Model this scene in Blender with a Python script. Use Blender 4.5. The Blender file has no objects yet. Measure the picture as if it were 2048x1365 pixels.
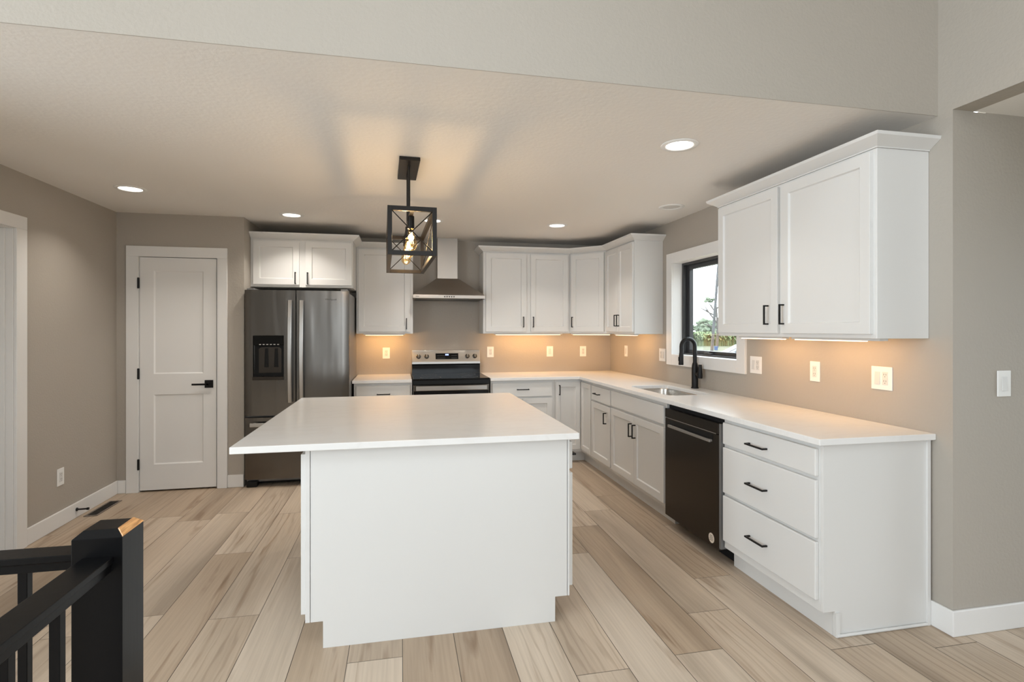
import bpy, bmesh, math, random
from mathutils import Vector, Matrix
random.seed(7)
SC = bpy.context.scene
COL = SC.collection
R = math.radians

# ------------------------------------------------------------------ camera
cam_d = bpy.data.cameras.new('camera')
cam_d.sensor_fit = 'HORIZONTAL'; cam_d.sensor_width = 36.0
cam_d.lens = 1068.2 / 2048 * 36.0
cam_d.shift_y = -22.58 / 2048
cam_d.clip_start = 0.05; cam_d.clip_end = 500
cam = bpy.data.objects.new('camera', cam_d); COL.objects.link(cam)
cam.location = (0, 0, 1.4071); cam.rotation_euler = (R(90), 0, -0.2054)
SC.camera = cam

# ------------------------------------------------------------------ view, sky, daylight
SC.view_settings.view_transform = 'Standard'
SC.view_settings.look = 'None'
SC.view_settings.exposure = 0.0
SC.view_settings.gamma = 1.0
SC.view_settings.use_curve_mapping = False
world = bpy.data.worlds.new('overcast_sky'); SC.world = world
world.use_nodes = True
wb = world.node_tree.nodes['Background']
wb.inputs[0].default_value = (0.84, 0.93, 1.0, 1); wb.inputs[1].default_value = 6.8

def area(name, loc, rot, sx, sy, power, color, parent=None, shape='RECTANGLE', spread=180):
    d = bpy.data.lights.new(name, 'AREA'); d.shape = shape; d.size = sx; d.size_y = sy
    d.energy = power; d.color = color; d.spread = R(spread)
    o = bpy.data.objects.new(name, d); COL.objects.link(o)
    o.rotation_euler = rot
    if parent: o.parent = parent; o.location = Vector(loc) - root_loc(parent)
    else: o.location = loc
    return o

def root_loc(o):
    while o.parent: o = o.parent
    return Vector(o.location)

DAY = (0.80, 0.915, 1.0)
# the sky shines in through every opening; portals only guide the sampling
for nm, lc, rt, sx, sy in (('portal_rear', (1.2, -4.86, 1.75), (R(90), 0, 0), 2.4, 2.7), ('portal_side', (-4.56, -0.6, 1.55), (R(90), 0, R(-90)), 4.1, 2.6),
                           ('portal_added_skylight', (0.10, 0.40, 3.49), (0, 0, 0), 1.4, 1.2), ('portal_hall', (4.88, 1.175, 1.15), (R(90), 0, R(90)), 1.15, 1.9), ('portal_sink', (2.675, 4.07, 1.6), (R(90), 0, R(90)), 1.0, 0.86)):
    po = area(nm, lc, rt, sx, sy, 1.0, DAY); po.data.cycles.is_portal = True
# fill lamp added outside the unseen side opening to brighten the room
area('added_side_fill', (-4.75, -0.6, 1.55), (R(90), 0, R(-90)), 4.0, 2.5, 115, DAY)

WARM = (1.0, 0.53, 0.17)
CAN = (1.0, 0.94, 0.86)
BULB = (1.0, 0.78, 0.55)

# ------------------------------------------------------------------ materials
def mat(name, col, rough=0.5, metal=0.0, emit=None, estr=0.0, spec=0.5, aniso=0.0, coat=0.0):
    m = bpy.data.materials.new(name); m.use_nodes = True
    b = m.node_tree.nodes['Principled BSDF']
    b.inputs['Base Color'].default_value = (*col, 1)
    b.inputs['Roughness'].default_value = rough
    b.inputs['Metallic'].default_value = metal
    b.inputs['Specular IOR Level'].default_value = spec
    b.inputs['Anisotropic'].default_value = aniso
    b.inputs['Coat Weight'].default_value = coat
    if emit:
        b.inputs['Emission Color'].default_value = (*emit, 1)
        b.inputs['Emission Strength'].default_value = estr
    return m

def N(m, t, **kw):
    n = m.node_tree.nodes.new(t)
    for k, v in kw.items(): setattr(n, k, v)
    return n

def L(m, a, b): m.node_tree.links.new(a, b)

def bump(m, scale, strength, dist=0.002, stretch=(1, 1, 1), detail=3):
    tc = N(m, 'ShaderNodeTexCoord'); mp = N(m, 'ShaderNodeMapping')
    mp.inputs['Scale'].default_value = stretch
    nz = N(m, 'ShaderNodeTexNoise'); nz.inputs['Scale'].default_value = scale; nz.inputs['Detail'].default_value = detail
    bp = N(m, 'ShaderNodeBump'); bp.inputs['Strength'].default_value = strength; bp.inputs['Distance'].default_value = dist
    L(m, tc.outputs['Object'], mp.inputs['Vector']); L(m, mp.outputs['Vector'], nz.inputs['Vector'])
    L(m, nz.outputs['Fac'], bp.inputs['Height'])
    L(m, bp.outputs['Normal'], m.node_tree.nodes['Principled BSDF'].inputs['Normal'])
    return m

M = {}
M['wall'] = bump(mat('greige_paint', (0.400, 0.360, 0.310), 0.62), 70, 0.35, 0.004)
M['ceiling'] = bump(mat('ceiling_paint', (0.82, 0.79, 0.75), 0.75), 45, 0.3, 0.004)
M['white'] = mat('cabinet_white', (0.70, 0.687, 0.665), 0.36)
M['trim'] = mat('trim_white', (0.76, 0.745, 0.725), 0.38)
M['plastic'] = mat('white_plastic', (0.82, 0.81, 0.79), 0.3)
M['greyslot'] = mat('slot_grey', (0.10, 0.09, 0.085), 0.5)
M['ivory'] = mat('ivory_plastic', (0.66, 0.65, 0.63), 0.32)
M['black'] = mat('matte_black', (0.007, 0.006, 0.006), 0.42, spec=0.25)
M['bronze'] = mat('dark_bronze', (0.013, 0.010, 0.008), 0.4, spec=0.25)
M['paintblack'] = bump(mat('satin_black_paint', (0.0045, 0.0045, 0.005), 0.34, spec=0.14), 60, 0.15, 0.001, (1, 1, 0.08))
M['winframe'] = mat('window_black', (0.035, 0.035, 0.037), 0.4)
M['blackglass'] = mat('black_glass', (0.006, 0.006, 0.006), 0.10, spec=0.18)
M['blackplastic'] = mat('black_plastic', (0.010, 0.010, 0.010), 0.35, spec=0.2)
M['darkgrey'] = mat('dark_grey_body', (0.20, 0.195, 0.19), 0.45, 0.3)
M['void'] = mat('black_gap', (0.006, 0.005, 0.005), 0.9)
M['lens'] = mat('lamp_lens', (0.9, 0.9, 0.88), 0.4, emit=(1.0, 0.93, 0.84), estr=6.0)
M['strip'] = mat('led_strip_lens', (0.9, 0.85, 0.75), 0.4, emit=(1.0, 0.70, 0.42), estr=2.2)
M['filament'] = mat('glowing_filament', (1, 0.8, 0.5), 0.4, emit=(1.0, 0.72, 0.34), estr=34.0)
M['digits'] = mat('display_digits', (0.2, 0.3, 0.9), 0.4, emit=(0.30, 0.42, 1.0), estr=3.0)
M['sticker'] = mat('paper_sticker', (0.75, 0.66, 0.55), 0.5)
M['ink'] = mat('dark_ink', (0.05, 0.045, 0.04), 0.5)
M['brass'] = mat('warm_brass', (0.55, 0.36, 0.16), 0.3, 1.0)

def steel(name, col, rough, aniso=0.75, wavy=0):
    m = mat(name, col, rough, 1.0, aniso=aniso)
    b = m.node_tree.nodes['Principled BSDF']
    tg = N(m, 'ShaderNodeTangent', direction_type='RADIAL', axis='Z')
    L(m, tg.outputs['Tangent'], b.inputs['Tangent'])
    if wavy:
        tw = N(m, 'ShaderNodeTexCoord'); mw = N(m, 'ShaderNodeMapping'); mw.inputs['Scale'].default_value = (1, 1, 0.12)
        nw = N(m, 'ShaderNodeTexNoise'); nw.inputs['Scale'].default_value = 6.5; nw.inputs['Detail'].default_value = 1.5
        bw = N(m, 'ShaderNodeBump'); bw.inputs['Strength'].default_value = 1.0; bw.inputs['Distance'].default_value = wavy
        L(m, tw.outputs['Object'], mw.inputs['Vector']); L(m, mw.outputs['Vector'], nw.inputs['Vector']); L(m, nw.outputs['Fac'], bw.inputs['Height']); L(m, bw.outputs['Normal'], b.inputs['Normal'])
    tc = N(m, 'ShaderNodeTexCoord'); mp = N(m, 'ShaderNodeMapping')
    mp.inputs['Scale'].default_value = (2, 2, 260)
    nz = N(m, 'ShaderNodeTexNoise'); nz.inputs['Scale'].default_value = 3.0; nz.inputs['Detail'].default_value = 3
    mr = N(m, 'ShaderNodeMapRange'); mr.inputs['To Min'].default_value = rough - 0.02; mr.inputs['To Max'].default_value = rough + 0.02
    L(m, tc.outputs['Object'], mp.inputs['Vector']); L(m, mp.outputs['Vector'], nz.inputs['Vector'])
    L(m, nz.outputs['Fac'], mr.inputs['Value']); L(m, mr.outputs['Result'], b.inputs['Roughness'])
    return m
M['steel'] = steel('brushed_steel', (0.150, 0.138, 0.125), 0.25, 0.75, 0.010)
M['hoodsteel'] = steel('hood_brushed_steel', (0.44, 0.40, 0.36), 0.42, 0.4)
M['darksteel'] = steel('dark_brushed_steel', (0.060, 0.051, 0.043), 0.30)
M['brightsteel'] = steel('bright_brushed_steel', (0.52, 0.50, 0.475), 0.34)
M['sinksteel'] = steel('sink_steel', (0.52, 0.50, 0.47), 0.24, 0.3)

def clear_glass(name, tint, gloss, fac):
    m = bpy.data.materials.new(name); m.use_nodes = True
    nt = m.node_tree
    for n in list(nt.nodes): nt.nodes.remove(n)
    out = N(m, 'ShaderNodeOutputMaterial'); mx = N(m, 'ShaderNodeMixShader')
    tr = N(m, 'ShaderNodeBsdfTransparent'); gl = N(m, 'ShaderNodeBsdfGlossy'); lw = N(m, 'ShaderNodeLayerWeight')
    tr.inputs['Color'].default_value = (*tint, 1); gl.inputs['Color'].default_value = (*gloss, 1); gl.inputs['Roughness'].default_value = 0.03
    mt_ = N(m, 'ShaderNodeMath', operation='MULTIPLY'); mt_.inputs[1].default_value = fac
    lw.inputs['Blend'].default_value = 0.35
    L(m, lw.outputs['Facing'], mt_.inputs[0]); L(m, mt_.outputs[0], mx.inputs['Fac']); L(m, tr.outputs[0], mx.inputs[1]); L(m, gl.outputs[0], mx.inputs[2])
    L(m, mx.outputs[0], out.inputs['Surface'])
    return m
M['pane'] = clear_glass('window_glass', (0.97, 0.98, 0.98), (1, 1, 1), 0.25)
M['bulbglass'] = clear_glass('amber_bulb_glass', (1.0, 0.86, 0.62), (1, 0.9, 0.75), 0.35)

def quartz():
    m = mat('white_quartz', (0.80, 0.785, 0.765), 0.22)
    b = m.node_tree.nodes['Principled BSDF']
    tc = N(m, 'ShaderNodeTexCoord'); mp = N(m, 'ShaderNodeMapping'); mp.inputs['Rotation'].default_value = (0, 0, 0.5)
    mp.inputs['Scale'].default_value = (1.0, 2.2, 1)
    nz = N(m, 'ShaderNodeTexNoise'); nz.inputs['Scale'].default_value = 1.3; nz.inputs['Detail'].default_value = 7; nz.inputs['Distortion'].default_value = 1.6
    cr = N(m, 'ShaderNodeValToRGB')
    e = cr.color_ramp.elements
    e[0].position = 0.47; e[0].color = (0.80, 0.785, 0.765, 1)
    e[1].position = 0.53; e[1].color = (0.80, 0.785, 0.765, 1)
    k = cr.color_ramp.elements.new(0.50); k.color = (0.778, 0.760, 0.738, 1)
    L(m, tc.outputs['Object'], mp.inputs['Vector']); L(m, mp.outputs['Vector'], nz.inputs['Vector'])
    L(m, nz.outputs['Fac'], cr.inputs['Fac']); L(m, cr.outputs['Color'], b.inputs['Base Color'])
    return m
M['quartz'] = quartz()

def plank_mat():
    m = mat('vinyl_oak_planks', (0.4, 0.3, 0.2), 0.42)
    b = m.node_tree.nodes['Principled BSDF']
    at = N(m, 'ShaderNodeAttribute', attribute_name='plank')
    tc = N(m, 'ShaderNodeTexCoord')
    off = N(m, 'ShaderNodeVectorMath', operation='MULTIPLY_ADD')
    off.inputs[1].default_value = (37.0, 91.0, 13.0)
    L(m, at.outputs['Fac'], off.inputs[0]); L(m, tc.outputs['Object'], off.inputs[2])
    def noise(sc, scale, det, dist):
        mp = N(m, 'ShaderNodeMapping'); mp.inputs['Scale'].default_value = sc
        nz = N(m, 'ShaderNodeTexNoise'); nz.inputs['Scale'].default_value = scale
        nz.inputs['Detail'].default_value = det; nz.inputs['Distortion'].default_value = dist
        L(m, off.outputs[0], mp.inputs['Vector']); L(m, mp.outputs['Vector'], nz.inputs['Vector'])
        return nz.outputs['Fac']
    def ramp(fac, pts):
        cr = N(m, 'ShaderNodeValToRGB'); el = cr.color_ramp.elements
        while len(el) < len(pts): el.new(0.5)
        for i, (p, c) in enumerate(pts): el[i].position = p; el[i].color = (*c, 1)
        L(m, fac, cr.inputs['Fac']); return cr.outputs['Color']
    def mix(f, a, c, mode='MIX'):
        x = N(m, 'ShaderNodeMix', data_type='RGBA', blend_type=mode)
        if isinstance(f, float): x.inputs['Factor'].default_value = f
        else: L(m, f, x.inputs['Factor'])
        L(m, a, x.inputs['A']); L(m, c, x.inputs['B']); return x.outputs['Result']
    base = ramp(at.outputs['Fac'], [(0.0, (0.405, 0.305, 0.215)), (0.35, (0.485, 0.385, 0.288)), (0.7, (0.54, 0.44, 0.34)), (1.0, (0.60, 0.505, 0.405))])
    broad = ramp(noise((3.6, 0.32, 1), 1.0, 3, 0.7), [(0.28, (0.66, 0.635, 0.61)), (0.45, (0.93, 0.92, 0.91)), (0.62, (1.08, 1.08, 1.08))])
    fine = ramp(noise((60, 1.6, 1), 1.5, 4, 0.25), [(0.3, (0.90, 0.89, 0.88)), (0.62, (1.03, 1.03, 1.03))])
    c = mix(1.0, base, broad, 'MULTIPLY'); c = mix(1.0, c, fine, 'MULTIPLY')
    # cathedral figure
    mp = N(m, 'ShaderNodeMapping'); mp.inputs['Scale'].default_value = (1, 0.11, 1)
    wv = N(m, 'ShaderNodeTexWave', wave_type='BANDS', bands_direction='X')
    wv.inputs['Scale'].default_value = 7; wv.inputs['Distortion'].default_value = 11; wv.inputs['Detail'].default_value = 3
    wv.inputs['Detail Scale'].default_value = 1.2; wv.inputs['Detail Roughness'].default_value = 0.55
    L(m, off.outputs[0], mp.inputs['Vector']); L(m, mp.outputs['Vector'], wv.inputs['Vector'])
    wr = ramp(wv.outputs['Fac'], [(0.0, (0.80, 0.77, 0.74)), (0.25, (1, 1, 1)), (1.0, (1.0, 1.0, 1.0))])
    msk = ramp(noise((2.2, 0.45, 1), 1.0, 2, 0.3), [(0.45, (0, 0, 0)), (0.62, (0.9, 0.9, 0.9))])
    c = mix(msk, c, mix(1.0, c, wr, 'MULTIPLY'))
    # dark mineral streaks and knots
    st = ramp(noise((12.0, 0.75, 1), 0.9, 4, 1.2), [(0.60, (1, 1, 1)), (0.70, (0.62, 0.54, 0.47)), (0.78, (0.42, 0.34, 0.28))])
    c = mix(0.85, c, mix(1.0, c, st, 'MULTIPLY'))
    L(m, c, b.inputs['Base Color'])
    mr = N(m, 'ShaderNodeMapRange'); mr.inputs['To Min'].default_value = 0.36; mr.inputs['To Max'].default_value = 0.52
    L(m, noise((30, 2, 1), 1.5, 3, 0.0), mr.inputs['Value']); L(m, mr.outputs['Result'], b.inputs['Roughness'])
    return m
M['plank'] = plank_mat()

def wood_bare():
    m = mat('bare_oak', (0.6, 0.3, 0.1), 0.5)
    b = m.node_tree.nodes['Principled BSDF']
    tc = N(m, 'ShaderNodeTexCoord'); mp = N(m, 'ShaderNodeMapping'); mp.inputs['Scale'].default_value = (120, 9, 60)
    nz = N(m, 'ShaderNodeTexNoise'); nz.inputs['Scale'].default_value = 2.0; nz.inputs['Detail'].default_value = 4
    cr = N(m, 'ShaderNodeValToRGB'); e = cr.color_ramp.elements
    e[0].position = 0.35; e[0].color = (0.40, 0.17, 0.05, 1); e[1].position = 0.65; e[1].color = (0.78, 0.42, 0.17, 1)
    L(m, tc.outputs['Object'], mp.inputs['Vector']); L(m, mp.outputs['Vector'], nz.inputs['Vector'])
    L(m, nz.outputs['Fac'], cr.inputs['Fac']); L(m, cr.outputs['Color'], b.inputs['Base Color'])
    return m
M['bareoak'] = wood_bare()

def noisy(name, c0, c1, scale, rough=0.8):
    m = mat(name, c0, rough)
    b = m.node_tree.nodes['Principled BSDF']
    tc = N(m, 'ShaderNodeTexCoord')
    nz = N(m, 'ShaderNodeTexNoise'); nz.inputs['Scale'].default_value = scale; nz.inputs['Detail'].default_value = 5
    cr = N(m, 'ShaderNodeValToRGB'); e = cr.color_ramp.elements
    e[0].position = 0.35; e[0].color = (*c0, 1); e[1].position = 0.65; e[1].color = (*c1, 1)
    L(m, tc.outputs['Object'], nz.inputs['Vector']); L(m, nz.outputs['Fac'], cr.inputs['Fac']); L(m, cr.outputs['Color'], b.inputs['Base Color'])
    return m
M['lawn'] = noisy('lawn_grass', (0.050, 0.066, 0.028), (0.095, 0.10, 0.055), 0.5)
M['corn'] = noisy('crop_leaves', (0.085, 0.125, 0.045), (0.21, 0.255, 0.115), 1.2)
M['leaf'] = noisy('tree_leaves', (0.07, 0.105, 0.06), (0.16, 0.19, 0.125), 0.8)
M['bark'] = noisy('grey_bark', (0.05, 0.042, 0.036), (0.09, 0.08, 0.07), 6)
M['pole'] = noisy('weathered_pole', (0.045, 0.043, 0.043), (0.075, 0.077, 0.08), 3)
M['carwhite'] = mat('car_paint_white', (0.20, 0.205, 0.215), 0.3, coat=0.3)
M['carglass'] = mat('car_glass', (0.02, 0.03, 0.04), 0.15)
M['tyre'] = mat('tyre_rubber', (0.03, 0.03, 0.03), 0.8)
M['blue'] = mat('blue_plastic', (0.012, 0.075, 0.20), 0.4)

# ------------------------------------------------------------------ mesh helpers
def ID(u, v, w): return (u, v, w)

class MB:
    """collects shapes in world coordinates, then links them as one mesh object"""
    def __init__(s): s.bm = bmesh.new()
    def hexa(s, c):
        v = [s.bm.verts.new(p) for p in c]
        for f in ((0, 3, 2, 1), (4, 5, 6, 7), (0, 1, 5, 4), (1, 2, 6, 5), (2, 3, 7, 6), (3, 0, 4, 7)):
            s.bm.faces.new([v[i] for i in f])
        return s
    def box(s, x0, x1, y0, y1, z0, z1, F=None):
        F = F or ID
        return s.hexa([F(*p) for p in ((x0, y0, z0), (x1, y0, z0), (x1, y1, z0), (x0, y1, z0), (x0, y0, z1), (x1, y0, z1), (x1, y1, z1), (x0, y1, z1))])
    def frustum(s, a, b):     # two rects (x0,x1,y0,y1,z)
        q = []
        for (x0, x1, y0, y1, z) in (a, b): q += [(x0, y0, z), (x1, y0, z), (x1, y1, z), (x0, y1, z)]
        return s.hexa(q)
    def prism(s, poly, f0, f1):   # poly 2D points; f0/f1 map to 3D ends
        n = len(poly)
        a = [s.bm.verts.new(f0(*p)) for p in poly]; b = [s.bm.verts.new(f1(*p)) for p in poly]
        s.bm.faces.new(a[::-1]); s.bm.faces.new(b)
        for i in range(n): s.bm.faces.new([a[i], a[(i + 1) % n], b[(i + 1) % n], b[i]])
        return s
    def bar(s, p0, p1, w, h=None, up=(0, 0, 1)):
        h = h or w
        p0, p1 = Vector(p0), Vector(p1); d = (p1 - p0).normalized(); u = Vector(up)
        if abs(d.dot(u)) > 0.99: u = Vector((0, 1, 0))
        a = d.cross(u).normalized() * (w / 2); b = a.cross(d).normalized() * (h / 2)
        return s.hexa([p0 - a - b, p0 + a - b, p1 + a - b, p1 - a - b, p0 - a + b, p0 + a + b, p1 + a + b, p1 - a + b])
    def tube(s, pts, r, n=10, cap=True):
        pts = [Vector(p) for p in pts]; rs = r if isinstance(r, (list, tuple)) else [r] * len(pts)
        rings = []; ref = None
        for i, p in enumerate(pts):
            d = (pts[min(i + 1, len(pts) - 1)] - pts[max(i - 1, 0)]).normalized()
            if ref is None:
                ref = Vector((0, 0, 1)) if abs(d.z) < 0.9 else Vector((0, 1, 0))
            a = d.cross(ref)
            if a.length < 1e-4: a = d.cross(Vector((1, 0, 0)))
            a.normalize(); b = a.cross(d).normalized(); ref = b
            rings.append([s.bm.verts.new(p + (a * math.cos(2 * math.pi * k / n) + b * math.sin(2 * math.pi * k / n)) * rs[i]) for k in range(n)])
        for q0, q1 in zip(rings, rings[1:]):
            for k in range(n): s.bm.faces.new([q0[k], q0[(k + 1) % n], q1[(k + 1) % n], q1[k]])
        if cap: s.bm.faces.new(rings[0][::-1]); s.bm.faces.new(rings[-1])
        return s
    def lathe(s, c, prof, n=24, F=None, close=False):   # prof: (radius, height); F maps (a,b,h) offsets
        F = F or (lambda a, b, h: (c[0] + a, c[1] + b, c[2] + h))
        rings = []
        for (r, h) in prof:
            if r < 1e-6: rings.append([s.bm.verts.new(F(0, 0, h))])
            else: rings.append([s.bm.verts.new(F(r * math.cos(2 * math.pi * k / n), r * math.sin(2 * math.pi * k / n), h)) for k in range(n)])
        pairs = list(zip(rings, rings[1:]))
        if close: pairs.append((rings[-1], rings[0]))
        for a, b in pairs:
            for k in range(n):
                k2 = (k + 1) % n
                if len(a) == 1 and len(b) == 1: continue
                if len(a) == 1: s.bm.faces.new([a[0], b[k2], b[k]])
                elif len(b) == 1: s.bm.faces.new([a[k], a[k2], b[0]])
                else: s.bm.faces.new([a[k], a[k2], b[k2], b[k]])
        if not close:
            if len(rings[0]) > 1: s.bm.faces.new(rings[0][::-1])
            if len(rings[-1]) > 1: s.bm.faces.new(rings[-1])
        return s
    def blob(s, c, rad, sub=2, jitter=0.2):
        g = bmesh.ops.create_icosphere(s.bm, subdivisions=sub, radius=1.0)
        for v in g['verts']:
            k = 1 + random.uniform(-jitter, jitter)
            v.co = Vector((c[0] + v.co.x * rad[0] * k, c[1] + v.co.y * rad[1] * k, c[2] + v.co.z * rad[2] * k))
        return s
    def door(s, F, u0, u1, v0, v1, t, fr=0.057, dep=0.011, sl=0.005, panels=None):
        """framed flat-panel front: F(u,v,w), back at w=0, face at w=t"""
        def rect(a, b, c, d, w): return [s.bm.verts.new(F(*p)) for p in ((a, c, w), (b, c, w), (b, d, w), (a, d, w))]
        panels = panels or [(u0 + fr, u1 - fr, v0 + fr, v1 - fr)]
        bk = rect(u0, u1, v0, v1, 0); ft = rect(u0, u1, v0, v1, t)
        s.bm.faces.new(bk[::-1])
        for i in range(4): s.bm.faces.new([bk[i], bk[(i + 1) % 4], ft[(i + 1) % 4], ft[i]])
        panels = sorted(panels, key=lambda p: p[2])
        # front face: cut in horizontal bands so several panels fit
        tops = []
        for (a, b, c, d) in panels:
            hi = rect(a, b, c, d, t); lo = rect(a + sl, b - sl, c + sl, d - sl, t - dep)
            for i in range(4): s.bm.faces.new([hi[i], hi[(i + 1) % 4], lo[(i + 1) % 4], lo[i]])
            s.bm.faces.new(lo); tops.append(hi)
        s.bm.faces.new([ft[0], ft[1], tops[0][1], tops[0][0]])
        s.bm.faces.new([ft[3], tops[-1][3], tops[-1][2], ft[2]])
        for p, q in zip(tops, tops[1:]): s.bm.faces.new([p[3], p[2], q[1], q[0]])
        left = [ft[0]]; right = [ft[1]]
        for p in tops: left += [p[0], p[3]]; right += [p[1], p[2]]
        s.bm.faces.new(left + [ft[3]]); s.bm.faces.new((right + [ft[2]])[::-1])
        return s
    def sweep(s, path, prof):
        """moulding: plan path (x,y), profile (out,z); out is to the right-hand side of travel"""
        n = len(path); P = [Vector(p) for p in path]; nor = []
        for a, b in zip(P, P[1:]):
            d = (b - a).normalized(); nor.append(Vector((d.y, -d.x)))
        rings = []
        for i in range(n):
            if i == 0: m = nor[0]
            elif i == n - 1: m = nor[-1]
            else:
                m = (nor[i - 1] + nor[i]); m = m / (m.length_squared / 2) if m.length > 1e-6 else nor[i]
            rings.append([s.bm.verts.new((P[i].x + m.x * o, P[i].y + m.y * o, z)) for (o, z) in prof])
        k = len(prof)
        for a, b in zip(rings, rings[1:]):
            for j in range(k): s.bm.faces.new([a[j], a[(j + 1) % k], b[(j + 1) % k], b[j]])
        s.bm.faces.new(rings[0][::-1]); s.bm.faces.new(rings[-1])
        return s
    def slab(s, outer, z0, z1, hole=None):
        ed = []; loops = []
        for lp in ([outer] + ([hole] if hole else [])):
            vs = [s.bm.verts.new((x, y, z1)) for x, y in lp]; loops.append(vs)
            ed += [s.bm.edges.new((vs[i], vs[(i + 1) % len(vs)])) for i in range(len(vs))]
        bmesh.ops.triangle_fill(s.bm, use_beauty=True, use_dissolve=False, edges=ed)
        top = list(s.bm.faces)
        ext = bmesh.ops.extrude_face_region(s.bm, geom=top, use_keep_orig=True)
        for e in ext['geom']:
            if isinstance(e, bmesh.types.BMVert): e.co.z = z0
        return s
    def build(s, name, m, parent=None, bevel=0, seg=2, smooth=False, label=None, kind=None, angle=35):
        bmesh.ops.recalc_face_normals(s.bm, faces=s.bm.faces[:])
        if parent is not None:
            o0 = root_loc(parent)
            for v in s.bm.verts: v.co -= o0
        me = bpy.data.meshes.new(name); s.bm.to_mesh(me); s.bm.free()
        for k in (m if isinstance(m, (list, tuple)) else [m]): me.materials.append(k)
        if smooth:
            for p in me.polygons: p.use_smooth = True
            me.set_sharp_from_angle(angle=R(angle))
        o = bpy.data.objects.new(name, me); COL.objects.link(o)
        if parent is not None: o.parent = parent
        if bevel:
            b = o.modifiers.new('bevel', 'BEVEL'); b.width = bevel; b.segments = seg
            b.limit_method = 'ANGLE'; b.angle_limit = R(30)
        if label: o['label'] = label
        if kind: o['kind'] = kind
        return o

def thing(name, label, cat, loc, group=None, kind=None):
    o = bpy.data.objects.new(name, None); COL.objects.link(o)
    o.location = loc; o.empty_display_size = 0.1
    if label: o['label'] = label
    if cat: o['category'] = cat
    if group: o['group'] = group
    if kind: o['kind'] = kind
    return o

def tag(o, label, cat, group=None):
    o['label'] = label; o['category'] = cat
    if group: o['group'] = group
    return o

def FR(xf): return lambda u, v, w: (xf - w, u, v)      # fronts that face -X (u = world Y)
def FL(xf): return lambda u, v, w: (xf + w, u, v)      # fronts that face +X
def FB(yf): return lambda u, v, w: (u, yf - w, v)      # fronts that face -Y (u = world X)

def pull(F, uc, vc, parent, vertical=True, ln=0.128, w0=0.0, mt=None):
    """square bar pull on two posts"""
    m = MB(); a = 0.0045; h = ln / 2
    if vertical:
        m.box(uc - a, uc + a, vc - h, vc + h, w0 + 0.024, w0 + 0.033, F)
        for sgn in (-1, 1):
            q = vc + sgn * (h - 0.0045); m.box(uc - a, uc + a, q - a, q + a, w0, w0 + 0.024, F)
    else:
        m.box(uc - h, uc + h, vc - a, vc + a, w0 + 0.024, w0 + 0.033, F)
        for sgn in (-1, 1):
            q = uc + sgn * (h - 0.0045); m.box(q - a, q + a, vc - a, vc + a, w0, w0 + 0.024, F)
    return m.build('handle', mt or M['black'], parent, bevel=0.0012, label='slim matte black bar pull')

T = 0.020
def cab_door(F, u0, u1, v0, v1, parent, hu=None, hv=None, vertical=True, ln=0.118, fr=0.057):
    d = MB().door(F, u0, u1, v0, v1, T, fr).build('door', M['white'], parent, bevel=0.0018)
    if hu is not None: pull(F, hu, hv, d, vertical, ln, T)
    return d
def cab_drawer(F, u0, u1, v0, v1, parent, hu=None, hv=None, ln=0.135, name='drawer'):
    d = MB().box(u0, u1, v0, v1, 0, T, F).build(name, M['white'], parent, bevel=0.0045, seg=3)
    if hu is not None: pull(F, hu, hv, d, False, ln, T)
    return d

# ------------------------------------------------------------------ room dimensions
XR, XL, YB, YP, CZ = 2.483, -2.388, 6.08, 5.178, 2.417
YH, YRET, LZ = 2.062, 1.989, 3.5
def struct(name, mb, m, **k): return mb.build(name, m, kind='structure', **k)

# floor: individual planks in one mesh with a dark joint below
def make_floor():
    bm = bmesh.new(); lay = bm.faces.layers.float.new('plank')
    w = 0.2303; x00 = 0.008; g = 0.0012
    known = {-6: 4.45, -5: 3.644, -4: 2.835, -1: 2.345, 3: 2.071, 4: 3.2, 5: 3.636, 6: 2.413, 7: 2.743, 8: 2.011}
    tone = {(8, -1): 0.30, (8, 0): 0.62, (7, 0): 0.22, (7, -1): 0.85, (6, 0): 0.60, (6, -1): 0.48, (5, 0): 0.65, (5, -1): 0.05, (4, 0): 0.12, (4, -1): 0.97, (3, 0): 0.60, (3, -1): 0.80,
            (2, 0): 0.72, (1, 0): 0.42, (0, 0): 0.55, (-1, 0): 0.35, (-1, -1): 0.78, (-2, 0): 0.14, (-2, -1): 0.2, (-3, 0): 0.90, (-3, -1): 0.88, (-4, 0): 0.60, (-4, -1): 0.32,
            (-5, 0): 0.78, (-5, -1): 0.10, (-6, 0): 0.55, (-6, -1): 0.70, (-7, 0): 0.58, (-8, 0): 0.5, (-9, 0): 0.3}
    PLn = 1.52
    def quad(x0, x1, y0, y1, z, val, mi):
        f = bm.faces.new([bm.verts.new((x0, y0, z)), bm.verts.new((x1, y0, z)), bm.verts.new((x1, y1, z)), bm.verts.new((x0, y1, z))])
        f[lay] = val; f.material_index = mi
    rnd = random.Random(21)
    for k in range(-22, 22):
        a, b = x00 + w * k, x00 + w * (k + 1)
        y0 = known.get(k, rnd.uniform(0, 1.5) + 2.0)
        for j in range(-6, 5):      # j = -1 is the plank just nearer than the known butt joint, 0 the one beyond it
            v = tone.get((k, j), rnd.random()) + rnd.uniform(0.0, 0.001)
            y = y0 + j * PLn
            if y < -5.2 or y > 6.2: continue
            quad(a + g, b - g, y + g, y + PLn - g, 0.0, v, 0)
    quad(-5.2, 5.2, -5.3, 6.4, -0.004, 0.0, 1)
    me = bpy.data.meshes.new('floor'); bm.to_mesh(me); bm.free()
    me.materials.append(M['plank']); me.materials.append(M['greyslot'])
    o = bpy.data.objects.new('floor', me); COL.objects.link(o); o['kind'] = 'structure'
make_floor()

struct('ceiling', MB().box(XL - 0.15, XR + 0.15, YH, 6.4, CZ, CZ + 0.12), M['ceiling'])
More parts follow.
